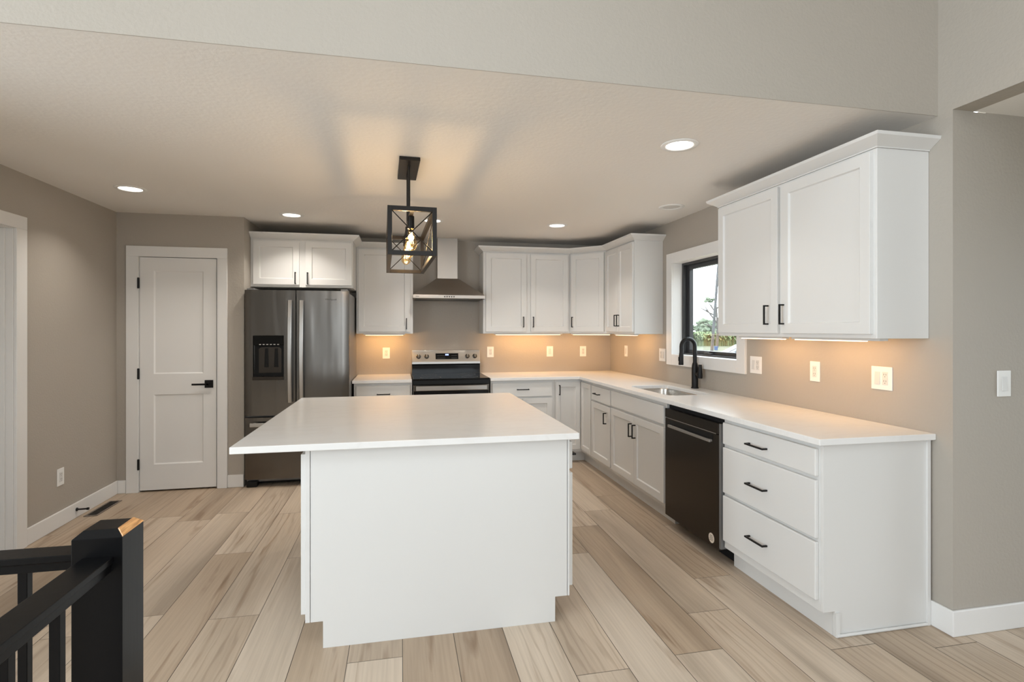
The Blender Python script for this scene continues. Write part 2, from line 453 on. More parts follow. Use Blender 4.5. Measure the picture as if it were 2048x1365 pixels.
# dropped header between the high living room and the kitchen
struct('wall_header', MB().prism([(YH - 0.004, CZ), (YH - 0.0003, CZ), (YH - 0.0003, CZ + 0.1203), (YH + 0.12, CZ + 0.1203), (YH + 0.12, LZ), (YH - 0.004, LZ)], lambda y, z: (XL - 0.15, y, z), lambda y, z: (XR, y, z)), M['wall'])
struct('wall_back', MB().box(-1.375, XR, YB, YB + 0.12, 0, CZ), M['wall'])
# pantry wall with the door opening, and its return into the refrigerator niche
m = MB()
m.box(XL, -2.225, YP, YP + 0.12, 0, CZ); m.box(-1.585, -1.375, YP, YP + 0.12, 0, CZ); m.box(-2.225, -1.585, YP, YP + 0.12, 2.05, CZ)
struct('wall_pantry', m, M['wall'])
struct('wall_niche', MB().box(-1.495, -1.375, YP + 0.12, YB + 0.12, 0, CZ), M['wall'])
# left wall with the doorway beside the living room
m = MB()
m.box(XL - 0.13, XL, 3.945, 6.3, 0, CZ); m.box(XL - 0.13, XL, 3.02, 3.945, 2.06, CZ); m.box(XL - 0.13, XL, YH + 0.12, 3.02, 0, CZ)
struct('wall_left', m, M['wall'])
# right wall: window opening, then the corner where the hall begins
m = MB(); y0, y1, z0, z1 = 3.565, 4.57, 1.167, 2.033
m.box(XR, XR + 0.19, y1, YB + 0.12, 0, CZ); m.box(XR, XR + 0.19, y0, y1, 0, z0); m.box(XR, XR + 0.19, y0, y1, z1, CZ)
m.box(XR, XR + 0.19, YRET, y0, 0, CZ); m.box(XR, XR + 0.12, -5.0, YRET, CZ + 0.003, LZ); m.box(XR, XR + 0.12, YRET, YH + 0.12, CZ, LZ)
m.box(XR, XR + 0.12, -5.0, 0.35, 0, CZ + 0.003)
struct('wall_right', m, M['wall'])
struct('wall_hall', MB().box(XR + 0.19, 5.0, YRET, YRET + 0.12, 0, CZ + 0.02), M['wall'])
m = MB().box(4.9, 5.0, 1.75, YRET, 0, CZ + 0.02); m.box(4.9, 5.0, 0.35, 0.6, 0, CZ + 0.02); m.box(4.9, 5.0, 0.6, 1.75, 0, 0.2); m.box(4.9, 5.0, 0.6, 1.75, 2.1, CZ + 0.02); m.box(XR + 0.12, 5.0, 0.23, 0.35, 0, CZ + 0.02)  # unseen hall end opening, added to brighten the floor and hall wall
struct('wall_hall_end', m, M['wall'])
struct('ceiling_hall', MB().box(XR + 0.12, 5.0, 0.35, YRET, CZ + 0.003, CZ + 0.1), M['ceiling'])
# living room behind the camera
m = MB(); sx0, sx1, sy0, sy1 = -0.60, 0.80, -0.20, 1.0  # unseen ceiling opening, added to light the header and near floor
m.box(-4.7, sx0, -5.0, YH + 0.12, LZ, LZ + 0.32); m.box(sx1, XR + 0.12, -5.0, YH + 0.12, LZ, LZ + 0.32)
m.box(sx0, sx1, -5.0, sy0, LZ, LZ + 0.32); m.box(sx0, sx1, sy1, YH + 0.12, LZ, LZ + 0.32)
struct('ceiling_living', m, M['ceiling'])
m = MB()
m.box(-4.7, 0.0, -5.0, -4.88, 0, LZ); m.box(2.4, XR + 0.4, -5.0, -4.88, 0, LZ)
m.box(0.0, 2.4, -5.0, -4.88, 0, 0.4); m.box(0.0, 2.4, -5.0, -4.88, 3.1, LZ)
struct('wall_rear', m, M['wall'])
m = MB(); m.box(-4.7, -4.58, -4.88, -2.65, 0, LZ); m.box(-4.7, -4.58, 1.45, YH + 0.12, 0, LZ); m.box(-4.7, -4.58, -2.65, 1.45, 2.85, LZ); m.box(-4.7, -4.58, -2.65, 1.45, 0, 0.25)  # unseen side opening, placed for the light it lets in
m.box(-4.58, XL - 0.13, YH, YH + 0.12, 0, LZ)
struct('wall_living_left', m, M['wall'])
# closet space seen through the doorway
m = MB(); m.box(XL - 1.4, XL - 1.28, 2.3, 5.2, 0, CZ); m.box(XL - 1.28, XL - 0.13, 5.1, 5.2, 0, CZ); m.box(XL - 1.28, XL - 0.13, 2.3, 2.4, 0, CZ); m.box(XL - 1.4, XL - 0.13, 2.3, 5.2, CZ, CZ + 0.1)
struct('wall_closet', m, M['wall'])
m = MB(); m.box(XL, -1.375, 6.2005, 6.3, 0, CZ)
struct('wall_pantry_inside', m, M['wall'])

# baseboards
BH = 0.112; BT = 0.014
def base(name, *bx):
    m = MB()
    for b in bx: m.box(*b)
    struct(name, m, M['trim'], bevel=0.004)
base('baseboard_left', (XL, XL + BT, 4.036, YP, 0, BH))
base('baseboard_pantry', (XL + BT, -2.312, YP - BT, YP, 0, BH), (-1.508, -1.376, YP - BT, YP, 0, BH))
m = MB()
m.prism([(XR, 2.088), (XR, YRET), (5.0 - 0.1, YRET), (4.9, YRET - BT), (XR - BT, YRET - BT), (XR - BT, 2.088)], lambda x, y: (x, y, 0.0), lambda x, y: (x, y, BH + 0.006))
struct('baseboard_right', m, M['trim'], bevel=0.004)

# ------------------------------------------------------------------ doors and window
# pantry door
d1 = thing('door_1', 'white two-panel pantry door with black lever handle and hinges', None, (-1.905, YP, 0), kind='structure')
m = MB()
for (a, b, c, d) in ((-2.308, -2.214, 0, 2.04), (-1.588, -1.510, 0, 2.04), (-2.308, -1.510, 2.04, 2.131)):
    m.box(a, b, YP - 0.018, YP, c, d)
m.build('door_casing', M['trim'], d1, bevel=0.002)
m = MB(); m.box(-2.225, -2.212, YP, YP + 0.12, 0, 2.05); m.box(-1.598, -1.585, YP, YP + 0.12, 0, 2.05); m.box(-2.212, -1.598, YP, YP + 0.12, 2.04, 2.05)
m.build('door_jamb', M['trim'], d1)
F = FB(YP + 0.031)
slab1 = MB().door(F, -2.208, -1.602, 0.014, 2.036, 0.035, panels=[(-2.099, -1.706, 1.023, 1.922), (-2.099, -1.706, 0.236, 0.843)], dep=0.008, sl=0.010).build('door_slab', M['trim'], d1, bevel=0.0015)
for z in (1.81, 1.027, 0.244):
    m = MB(); m.box(-2.219, -2.203, YP - 0.026, YP - 0.0185, z - 0.045, z + 0.045); m.tube([(-2.211, YP - 0.024, z - 0.047), (-2.211, YP - 0.024, z + 0.047)], 0.006, 8)
    m.build('hinge', M['black'], d1, label='black hinge')
hd = MB().box(-1.694, -1.626, 0.894, 0.962, 0.035, 0.044, F).build('handle_rosette', M['black'], d1, bevel=0.001, label='black square rosette')
m = MB(); m.box(-1.668, -1.652, 0.920, 0.936, 0.044, 0.085, F); m.box(-1.785, -1.652, 0.920, 0.936, 0.075, 0.085, F)
m.build('lever', M['black'], hd, bevel=0.001, label='slim black lever')

# doorway in the left wall with its half-open white door
d2 = thing('door_2', 'white cased doorway in the left wall at the picture edge', None, (XL, 3.48, 0), kind='structure')
m = MB()
m.box(XL, XL + 0.018, 3.934, 4.032, 0, 2.05); m.box(XL, XL + 0.018, 2.93, 3.03, 0, 2.05); m.box(XL, XL + 0.018, 2.93, 4.032, 2.05, 2.134)
m.build('door_casing', M['trim'], d2, bevel=0.002)
m = MB(); m.box(XL - 0.13, XL, 3.93, 3.944, 0, 2.05); m.box(XL - 0.13, XL, 3.021, 3.035, 0, 2.05); m.box(XL - 0.13, XL, 3.035, 3.93, 2.047, 2.059)
m.box(XL - 0.075, XL - 0.04, 3.918, 3.93, 0, 2.047); m.box(XL - 0.075, XL - 0.04, 3.035, 3.047, 0, 2.047)
m.build('door_jamb', M['trim'], d2, bevel=0.0015)
MB().door(FL(XL - 0.112), 3.04, 3.926, 0.012, 2.044, 0.035, panels=[(3.15, 3.81, 1.02, 1.92), (3.15, 3.81, 0.236, 0.84)], dep=0.008, sl=0.01).build('door_slab', M['trim'], d2, bevel=0.0015)

# kitchen window
wn = thing('window_1', 'black framed window with white casing above the sink', None, (XR, 4.07, 1.08), kind='structure')
Yc0, Yc1, Zc0, Zc1 = 3.479, 4.656, 1.081, 2.118
m = MB()
for b in ((Yc0, 3.578, Zc0, Zc1), (4.558, Yc1, Zc0, Zc1), (3.578, 4.558, Zc0, 1.178), (3.578, 4.558, 2.024, Zc1)):
    m.box(XR - 0.02, XR, *b)
m.build('window_casing', M['trim'], wn, bevel=0.002)
m = MB(); X0, X1 = XR, XR + 0.088
m.box(X0, X1, 3.566, 3.578, 1.168, 2.032); m.box(X0, X1, 4.558, 4.569, 1.168, 2.032); m.box(X0, X1, 3.578, 4.558, 1.168, 1.178); m.box(X0, X1, 3.578, 4.558, 2.024, 2.032)
m.build('window_jamb', M['trim'], wn)
def ring(x0, x1, a, b, c, d, w, name, mm, par, bv=0.002, wb_=None, wt_=None):
    wb_ = wb_ or w; wt_ = wt_ or w
    m = MB(); m.box(x0, x1, a, a + w, c, d); m.box(x0, x1, b - w, b, c, d); m.box(x0, x1, a + w, b - w, c, c + wb_); m.box(x0, x1, a + w, b - w, d - wt_, d)
    return m.build(name, mm, par, bevel=bv)
wf = ring(XR + 0.0885, XR + 0.188, 3.567, 4.568, 1.169, 2.031, 0.035, 'window_frame', M['winframe'], wn, wb_=0.022, wt_=0.028)
ws = ring(XR + 0.125, XR + 0.165, 3.603, 4.532, 1.1915, 2.0025, 0.043, 'window_sash', M['winframe'], wn, wb_=0.030, wt_=0.038)
MB().box(XR + 0.142, XR + 0.146, 3.6465, 4.4885, 1.222, 1.964).build('window_pane', M['pane'], wn)
m = MB(); m.box(XR + 0.1, XR + 0.124, 4.10, 4.22, 1.1915, 1.205); m.tube([(XR + 0.105, 4.20, 1.206), (XR + 0.095, 4.12, 1.214)], 0.006, 8)
m.build('window_crank', M['winframe'], wn, bevel=0.002)

# ------------------------------------------------------------------ base cabinets, right run
XF, XK = 1.882, 1.945          # face frame plane, toe kick plane
ZT = 0.882; TK = 0.115
def right_base(name, label, y0, y1, cat='cabinet', extra=None):
    t = thing(name, label, cat, ((XF + XR) / 2, (y0 + y1) / 2, 0), 'white base cabinets under the long counter')
    return t
def right_body(t, y0, y1, top=ZT, hollow=False):
    m = MB()
    if hollow:      # sides, back, bottom and face frame only
        m.box(XF + 0.02, XR - 0.002, y0, y0 + 0.018, TK, top); m.box(XF + 0.02, XR - 0.002, y1 - 0.018, y1, TK, top)
        m.box(XF + 0.02, XR - 0.002, y0 + 0.018, y1 - 0.018, TK, TK + 0.018)
        m.box(XF, XF + 0.02, y0, y0 + 0.04, TK, top); m.box(XF, XF + 0.02, y1 - 0.04, y1, TK, top)
        m.box(XF, XF + 0.02, y0 + 0.04, y1 - 0.04, TK, TK + 0.05); m.box(XF, XF + 0.02, y0 + 0.04, y1 - 0.04, top - 0.04, top); m.box(XF, XF + 0.02, y0 + 0.04, y1 - 0.04, 0.69, 0.735)
    else:
        m.box(XF, XR - 0.002, y0, y1, TK, top)
    o = m.build('cabinet_body', M['white'], t, bevel=0.001)
    MB().box(XK, XR - 0.002, y0, y1, 0.0, TK).build('toe_kick', M['white'], t)
    return o

FX = FR(XF)
# three-drawer unit at the near end
t = right_base('drawer_cabinet', 'white three-drawer base cabinet at the near end of the long counter', 2.105, 2.846)
right_body(t, 2.1055, 2.846)
for (a, b, hz) in ((0.733, 0.860, 0.787), (0.447, 0.714, 0.571), (0.163, 0.430, 0.283)):
    cab_drawer(FX, 2.116, 2.836, a, b, t, 2.515, hz, 0.148)
m = MB()
m.prism([(XF, TK + 0.002), (XK, TK + 0.002), (XK, 0.0), (XR - 0.0015, 0.0), (XR - 0.0015, ZT), (XF, ZT)], lambda a, b: (a, 2.091, b), lambda a, b: (a, 2.105, b))
m.build('end_panel', M['white'], t, bevel=0.001)
m = MB(); m.box(XR - 0.032, XR - 0.0155, 2.080, 2.0905, 0.0, ZT); m.tube([(XK + 0.004, 2.083, 0.007), (XR - 0.034, 2.083, 0.007)], 0.007, 8); m.box(XK, XK + 0.022, 2.084, 2.0905, 0.0, TK - 0.005)
m.build('scribe_trim', M['white'], t)
# sink base
t = right_base('sink_base_cabinet', 'white double-door sink base cabinet left of the dishwasher', 3.545, 4.562)
right_body(t, 3.545, 4.561, hollow=True)
cab_drawer(FX, 3.561, 4.550, 0.719, 0.856, t, name='false_front')
cab_door(FX, 3.561, 4.0685, 0.148, 0.700, t, 4.035, 0.580, ln=0.112)
cab_door(FX, 4.0715, 4.550, 0.148, 0.700, t, 4.107, 0.580, ln=0.112)
# narrow drawer-over-door unit
t = right_base('base_cabinet', 'narrow white base cabinet with one drawer over one door left of the sink base', 4.563, 5.07)
right_body(t, 4.563, 5.069)
cab_drawer(FX, 4.574, 5.058, 0.712, 0.854, t, 4.880, 0.785, 0.13)
cab_door(FX, 4.574, 5.058, 0.148, 0.697, t, 4.662, 0.584, ln=0.105)
# corner unit with a leaf on each run
YF, YK = 5.400, 5.490
t = thing('corner_base_cabinet', 'white corner base cabinet with folding door leaves where the counters meet', 'cabinet', (2.1, 5.7, 0), 'white base cabinets under the long counter')
m = MB()
m.prism([(XF, 5.071), (XR - 0.002, 5.071), (XR - 0.002, YB - 0.002), (1.582, YB - 0.002), (1.582, YF), (XF, YF)], lambda x, y: (x, y, TK), lambda x, y: (x, y, ZT))
m.build('cabinet_body', M['white'], t)
m = MB()
m.prism([(XK, 5.071), (XR - 0.002, 5.071), (XR - 0.002, YB - 0.002), (1.582, YB - 0.002), (1.582, YK), (XK, YK)], lambda x, y: (x, y, 0.0), lambda x, y: (x, y, TK))
m.build('toe_kick', M['white'], t)
cab_door(FX, 5.082, YF - T - 0.003, 0.145, 0.856, t, fr=0.05)
cab_door(FB(YF), 1.590, XF - T - 0.003, 0.145, 0.856, t, 1.627, 0.775, ln=0.105, fr=0.05)

# back run
def back_body(t, x0, x1):
    MB().box(x0, x1, YF, YB - 0.002, TK, ZT).build('cabinet_body', M['white'], t, bevel=0.001)
    MB().box(x0, x1, YK, YB - 0.002, 0, TK).build('toe_kick', M['white'], t)
FY = FB(YF)
t = thing('base_cabinet', 'white base cabinet with wide drawer between the range and the corner', 'cabinet', (1.24, 5.75, 0), 'white base cabinets along the back wall')
back_body(t, 0.900, 1.580)
cab_drawer(FY, 0.915, 1.552, 0.713, 0.858, t, 1.235, 0.790, 0.128)
cab_door(FY, 0.915, 1.232, 0.148, 0.697, t, 1.195, 0.584); cab_door(FY, 1.235, 1.552, 0.148, 0.697, t, 1.272, 0.584)
t = thing('base_cabinet', 'white base cabinet between the refrigerator and the range', 'cabinet', (-0.16, 5.75, 0), 'white base cabinets along the back wall')
back_body(t, -0.446, 0.110)
cab_drawer(FY, -0.425, 0.092, 0.713, 0.858, t, -0.165, 0.775, 0.128)
cab_door(FY, -0.425, -0.168, 0.148, 0.697, t, -0.205, 0.584); cab_door(FY, -0.165, 0.092, 0.148, 0.697, t, -0.128, 0.584)

# ------------------------------------------------------------------ worktops
XC, YC, C0, C1 = 1.842, 5.360, 0.884, 0.914
def rrect(x0, x1, y0, y1, r, n=6):
    pts = []
    for (cx, cy, a0) in ((x1 - r, y1 - r, 0), (x0 + r, y1 - r, 90), (x0 + r, y0 + r, 180), (x1 - r, y0 + r, 270)):
        for k in range(n + 1):
            a = R(a0 + 90 * k / n); pts.append((cx + r * math.cos(a), cy + r * math.sin(a)))
    return pts
SX0, SX1, SY0, SY1 = 1.962, 2.326, 3.668, 4.385
m = MB(); m.slab([(XC, 2.066), (XR - 0.001, 2.066), (XR - 0.001, YB - 0.001), (0.893, YB - 0.001), (0.893, YC), (XC, YC)], C0, C1, rrect(SX0, SX1, SY0, SY1, 0.07)[::-1])
o = m.build('countertop', M['quartz'], bevel=0.003)
tag(o, 'white quartz L-shaped countertop along the back and right walls', 'countertop')
o = MB().box(-0.460, 0.108, YC, YB - 0.001, C0, C1).build('countertop', M['quartz'], bevel=0.003)
tag(o, 'short white quartz countertop between the refrigerator and the range', 'countertop')

# sink
t = thing('kitchen_sink', 'stainless steel undermount sink set in the white counter below the window', 'sink', (2.14, 4.03, 0.68))
m = MB(); bm = m.bm; rings = []
for (grow, z, r) in ((0.016, 0.8835, 0.075), (0.002, 0.8835, 0.071), (0.0, 0.875, 0.07), (-0.006, 0.72, 0.066), (-0.02, 0.695, 0.06), (-0.045, 0.688, 0.045), (-0.16, 0.684, 0.015)):
    rings.append([bm.verts.new((x, y, z)) for x, y in rrect(SX0 - grow, SX1 + grow, SY0 - grow, SY1 + grow, r)])
for a, b in zip(rings, rings[1:]):
    for k in range(len(a)): bm.faces.new([a[k], a[(k + 1) % len(a)], b[(k + 1) % len(a)], b[k]])
bm.faces.new(rings[-1])
m.build('basin', M['sinksteel'], t, smooth=True, angle=50)
MB().lathe((2.145, 4.03, 0.6845), [(0.0, 0.004), (0.03, 0.002), (0.045, 0.006), (0.05, 0.0)], 20).build('drain', M['brightsteel'], t, smooth=True)

# faucet
t = thing('kitchen_faucet', 'matte black pull-down gooseneck faucet behind the sink', 'faucet', (2.425, 4.089, 0.914))
fx, fy = 2.425, 4.089
MB().lathe((fx, fy, 0.9145), [(0.0, 0), (0.031, 0), (0.031, 0.008), (0.027, 0.010), (0.0265, 0.17), (0.024, 0.195), (0.0185, 0.215), (0.0, 0.215)], 24).build('faucet_body', M['black'], t, smooth=True)
rr = 0.062; zc = 1.268; pts = [(fx, fy, 1.12), (fx, fy, 1.2), (fx, fy, zc)]
for k in range(1, 13):
    a = math.pi * k / 12; pts.append((fx - rr + rr * math.cos(a), fy, zc + rr * math.sin(a)))
pts.append((fx - 2 * rr, fy, 1.22))
MB().tube(pts, 0.0165, 14).build('spout', M['black'], t, smooth=True)
sp = MB().tube([(fx - 2 * rr, fy, 1.222), (fx - 2 * rr - 0.002, fy, 1.19), (fx - 2 * rr - 0.004, fy, 1.118), (fx - 2 * rr - 0.004, fy, 1.112)], [0.0165, 0.0185, 0.0205, 0.019], 16).build('spray_head', M['black'], t, smooth=True)
MB().box(fx - 2 * rr - 0.027, fx - 2 * rr - 0.019, fy - 0.006, fy + 0.006, 1.145, 1.18).build('spray_button', M['blackplastic'], sp, bevel=0.002)
MB().tube([(fx, fy - 0.022, 1.035), (fx, fy - 0.065, 1.035)], 0.018, 14).build('handle_hub', M['black'], t, smooth=True)
MB().tube([(fx, fy - 0.075, 1.005), (fx, fy - 0.077, 1.03), (fx, fy - 0.080, 1.118)], [0.021, 0.021, 0.013], 12).build('lever', M['black'], t, smooth=True)

# ------------------------------------------------------------------ upper cabinets
UB, UT = 1.365, 2.262
XU, YU = 2.186, 5.775
# right of the window
t = thing('wall_cabinet', 'large white two-door wall cabinet right of the window', 'cabinet', (2.33, 2.73, UB), 'white wall cabinets')
MB().box(XU, XR - 0.001, 2.102, 3.375, UB, UT).build('cabinet_body', M['white'], t, bevel=0.0015)
F = FR(XU)
cab_door(F, 2.123, 2.724, 1.386, 2.248, t, 2.700, 1.496, ln=0.118)
cab_door(F, 2.756, 3.353, 1.386, 2.248, t, 2.834, 1.496, ln=0.118)
# right wall, beyond the window
t = thing('wall_cabinet', 'white two-door wall cabinet beside the window, next to the diagonal corner cabinet', 'cabinet', (2.33, 5.1, UB), 'white wall cabinets')
MB().box(XU, XR - 0.001, 4.757, 5.466, UB, UT).build('cabinet_body', M['white'], t, bevel=0.0015)
cab_door(F, 4.766, 5.107, 1.386, 2.248, t, 5.078, 1.500, fr=0.05)
cab_door(F, 5.110, 5.440, 1.386, 2.248, t, 5.138, 1.500, fr=0.05)
# diagonal corner
t = thing('wall_cabinet', 'white diagonal corner wall cabinet with a single door', 'cabinet', (2.2, 5.8, UB), 'white wall cabinets')
cxa, cya, cxb, cyb = 1.872, YU, XU, 5.468
MB().prism([(cxa, cya), (cxb, cyb), (XR - 0.001, cyb), (XR - 0.001, YB - 0.001), (cxa, YB - 0.001)], lambda x, y: (x, y, UB), lambda x, y: (x, y, UT)).build('cabinet_body', M['white'], t, bevel=0.001)
dl = math.hypot(cxb - cxa, cyb - cya); du = ((cxb - cxa) / dl, (cyb - cya) / dl); dn = (du[1], -du[0])
FD = lambda u, v, w: (cxa + du[0] * u + dn[0] * w, cya + du[1] * u + dn[1] * w, v)
cab_door(FD, 0.022, dl - 0.022, 1.386, 2.248, t, 0.045, 1.492)
# double door unit right of the hood
t = thing('wall_cabinet', 'white two-door wall cabinet right of the range hood', 'cabinet', (1.37, 5.9, UB), 'white wall cabinets')
MB().box(0.882, 1.870, YU, YB - 0.001, UB, UT).build('cabinet_body', M['white'], t, bevel=0.0015)
F = FB(YU)
cab_door(F, 0.910, 1.363, 1.386, 2.248, t, 1.326, 1.492)
cab_door(F, 1.412, 1.846, 1.386, 2.248, t, 1.438, 1.492)
# single door unit left of the hood
t = thing('wall_cabinet', 'white single-door wall cabinet between the refrigerator and the range hood', 'cabinet', (-0.16, 5.9, UB), 'white wall cabinets')
MB().box(-0.452, 0.127, YU, YB - 0.001, UB, UT).build('cabinet_body', M['white'], t, bevel=0.0015)
cab_door(F, -0.432, 0.098, 1.386, 2.248, t, 0.060, 1.470)
# over the refrigerator
YV = 5.385
t = thing('wall_cabinet', 'low white two-door wall cabinet above the refrigerator', 'cabinet', (-0.9, 5.7, 1.81), 'white wall cabinets')
MB().box(-1.373, -0.4535, YV, YB - 0.001, 1.811, UT).build('cabinet_body', M['white'], t, bevel=0.0015)
F = FB(YV)
cab_door(F, -1.348, -0.942, 1.833, 2.246, t, -0.974, 1.895, ln=0.112)
cab_door(F, -0.886, -0.462, 1.833, 2.246, t, -0.865, 1.895, ln=0.112)

# crown mouldings
ZC = 2.2625
CP = [(-0.010, ZC), (0.006, ZC), (0.006, 2.268), (0.058, 2.304), (0.062, 2.318), (-0.010, 2.318)]
def crown(label, path):
    o = MB().sweep(path, CP).build('crown_moulding', M['white'])
    return tag(o, label, 'moulding', 'white crown mouldings')
crown('white crown moulding topping the cabinet right of the window', [(XR - 0.001, 3.375), (XU, 3.375), (XU, 2.102), (XR - 0.001, 2.102)])
crown('white crown moulding bending around the corner wall cabinets', [(0.882, YB - 0.001), (0.882, YU), (cxa, cya), (cxb, cyb), (XU, 4.757), (XR - 0.001, 4.757)])
crown('white crown moulding stepping back above the refrigerator cabinet', [(-1.373, YV), (-0.4535, YV), (-0.4535, YU), (0.127, YU), (0.127, YB - 0.001)])

# LED strips under the wall cabinets
def strip(label, p0, p1, wdt, power, tilt=38, cap=0.0):
    p0, p1 = Vector(p0), Vector(p1); d = (p1 - p0); ln = d.length; d.normalize()
    c = (p0 + p1) / 2
    t = thing('under_cabinet_light', label, 'light', (c.x, c.y, c.z), 'warm light bars under the wall cabinets')
    MB().bar(p0 + Vector((0, 0, -0.0065)), p1 + d * cap + Vector((0, 0, -0.0065)), wdt, 0.0125).build('light_housing', M['ivory'], t, bevel=0.001)
    a = p0 + d * 0.02; b = p1 - d * 0.02
    MB().bar(a + Vector((0, 0, -0.0155)), b + Vector((0, 0, -0.0155)), wdt * 0.8, 0.005).build('light_lens', M['strip'], t)
    ang = math.atan2(d.y, d.x)
    area('strip_glow', (c.x, c.y, c.z - 0.024), (R(tilt), 0, ang), ln * 0.92, wdt * 0.7, power * ln, WARM, t)
SP = 2.9
strip('warm light bar under the cabinet left of the hood', (-0.385, 5.86, UB), (0.045, 5.86, UB), 0.05, SP * 1.9)
strip('warm light bar under the cabinet right of the hood', (1.02, 5.86, UB), (1.80, 5.86, UB), 0.05, SP * 1.4)
strip('warm light bar under the diagonal corner cabinet', (1.93, 5.88, UB), (2.28, 5.57, UB), 0.05, SP * 1.3)
strip('warm light bar under the cabinet left of the window', (2.275, 5.40, UB), (2.275, 4.90, UB), 0.05, SP)
strip('warm light bar under the far door of the large right cabinet', (2.275, 3.24, UB), (2.275, 2.82, UB), 0.05, SP)
strip('warm light bar under the near door of the large right cabinet', (2.275, 2.74, UB), (2.275, 2.24, UB), 0.05, SP, cap=0.09)

# ------------------------------------------------------------------ refrigerator
t = thing('refrigerator', 'stainless steel french-door refrigerator in the niche beside the pantry door', 'refrigerator', (-0.915, 5.5, 0))
MB().box(-1.355, -0.468, 5.185, 5.98, 0.035, 1.745).build('refrigerator_body', M['darkgrey'], t, bevel=0.004)
FRX0, FRX1 = -1.357, -0.466; YD = 5.105
def yfr(x):
    q = (x - (FRX0 + FRX1) / 2) / ((FRX1 - FRX0) / 2); return YD + 0.016 * q * q + (0.01 * max(0, abs(q) - 0.96) / 0.04)
def fdoor(name, x0, x1, z0, z1, hole=None):
    m = MB(); bm = m.bm; yb = 5.18
    xs = [x0 + (x1 - x0) * k / 14 for k in range(15)]; zs = [z0, z1]
    if hole:
        xs = sorted(set([x for x in xs if abs(x - hole[0]) > .008 and abs(x - hole[1]) > .008] + [hole[0], hole[1]])); zs = [z0, hole[2], hole[3], z1]
    V = {}
    def vt(i, j): 
        if (i, j) not in V: V[i, j] = bm.verts.new((xs[i], yfr(xs[i]), zs[j]))
        return V[i, j]
    for i in range(len(xs) - 1):
        for j in range(len(zs) - 1):
            if hole and hole[0] - 1e-6 <= xs[i] < hole[1] - 1e-6 and j == 1: continue
            bm.faces.new([vt(i, j), vt(i + 1, j), vt(i + 1, j + 1), vt(i, j + 1)])
    n = len(xs); zt = len(zs) - 1
    B = {}
    for i in (range(n)):
        for j in (0, zt): B[i, j] = bm.verts.new((xs[i], yb, zs[j]))
    for i in range(n - 1):
        bm.faces.new([vt(i, 0), B[i, 0], B[i + 1, 0], vt(i + 1, 0)]); bm.faces.new([vt(i, zt), vt(i + 1, zt), B[i + 1, zt], B[i, zt]])
    bm.faces.new([B[i, 0] for i in range(n)] + [B[i, zt] for i in range(n - 1, -1, -1)])
    bm.faces.new([vt(0, j) for j in range(zt + 1)] + [B[0, zt], B[0, 0]]); bm.faces.new([vt(n - 1, j) for j in range(zt, -1, -1)] + [B[n - 1, 0], B[n - 1, zt]])
    if hole:
        i0, i1 = xs.index(hole[0]), xs.index(hole[1]); hb = 5.168
        P = [bm.verts.new((hole[0], hb, hole[2])), bm.verts.new((hole[1], hb, hole[2])), bm.verts.new((hole[1], hb, hole[3])), bm.verts.new((hole[0], hb, hole[3]))]
        bm.faces.new([vt(k, 1) for k in range(i0, i1 + 1)] + [P[1], P[0]]); bm.faces.new([vt(k, 2) for k in range(i1, i0 - 1, -1)] + [P[3], P[2]])
        bm.faces.new([vt(i0, 1), P[0], P[3], vt(i0, 2)]); bm.faces.new([vt(i1, 2), P[2], P[1], vt(i1, 1)]); bm.faces.new(P[::-1])
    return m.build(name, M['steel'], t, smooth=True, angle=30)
HO = (-1.286, -1.026, 0.985, 1.357)
dL = fdoor('left_door', FRX0, -0.9275, 0.640, 1.762, HO)
dR = fdoor('right_door', -0.9185, FRX1, 0.640, 1.762)
dB = fdoor('freezer_drawer', FRX0, FRX1, 0.072, 0.622)
# water and ice dispenser inside the left door
ds = MB().box(HO[0] + 0.004, HO[1] - 0.004, 5.158, 5.1665, HO[2] + 0.004, HO[3] - 0.004).build('dispenser_back', M['blackplastic'], dL)
m = MB(); m.box(HO[0] + 0.003, HO[1] - 0.003, 5.118, 5.157, 1.268, HO[3] - 0.003)
m.build('dispenser_panel', M['blackglass'], dL, bevel=0.004)
m = MB()
for k in range(6): m.box(-1.235 + k * 0.030, -1.219 + k * 0.030, 5.1165, 5.1178, 1.272, 1.278)
m.build('dispenser_icons', M['ivory'], dL)
MB().prism([(-1.245, 1.02), (-1.055, 1.02), (-1.055, 1.235), (-1.075, 1.25), (-1.225, 1.25), (-1.245, 1.235)], lambda a, b: (a, 5.150, b), lambda a, b: (a, 5.1575, b)).build('dispenser_splash', M['darksteel'], dL)
for x in (-1.180, -1.098):
    MB().frustum((x - 0.017, x + 0.017, 5.136, 5.149, 1.07), (x - 0.012, x + 0.012, 5.140, 5.1495, 1.24)).build('dispenser_paddle', M['blackplastic'], dL, bevel=0.003)
MB().box(HO[0] - 0.001, HO[1] + 0.001, 5.095, 5.150, 0.958, 0.988).build('drip_tray', M['darksteel'], dL, bevel=0.003)
def fhandle(x, par):
    m = MB(); bm = m.bm; rings = []
    for k in range(17):
        s_ = k / 16; z = 0.755 + (1.672 - 0.755) * s_; b = 4 * s_ * (1 - s_)
        y = YD - 0.030 - 0.030 * b
        rings.append([bm.verts.new((x + dx, y + dy, z)) for dx, dy in ((-0.018, 0), (-0.012, -0.007), (0.012, -0.007), (0.018, 0), (0.016, 0.008), (-0.016, 0.008))])
    for a, b in zip(rings, rings[1:]):
        for k in range(6): bm.faces.new([a[k], a[(k + 1) % 6], b[(k + 1) % 6], b[k]])
    bm.faces.new(rings[0][::-1]); bm.faces.new(rings[-1])
    for z in (0.775, 1.652): m.box(x - 0.011, x + 0.011, YD - 0.028, YD + 0.006, z - 0.015, z + 0.015)
    m.build('handle', M['brightsteel'], par, smooth=True, label='arched bright steel door handle')
fhandle(-0.970, dL); fhandle(-0.872, dR)
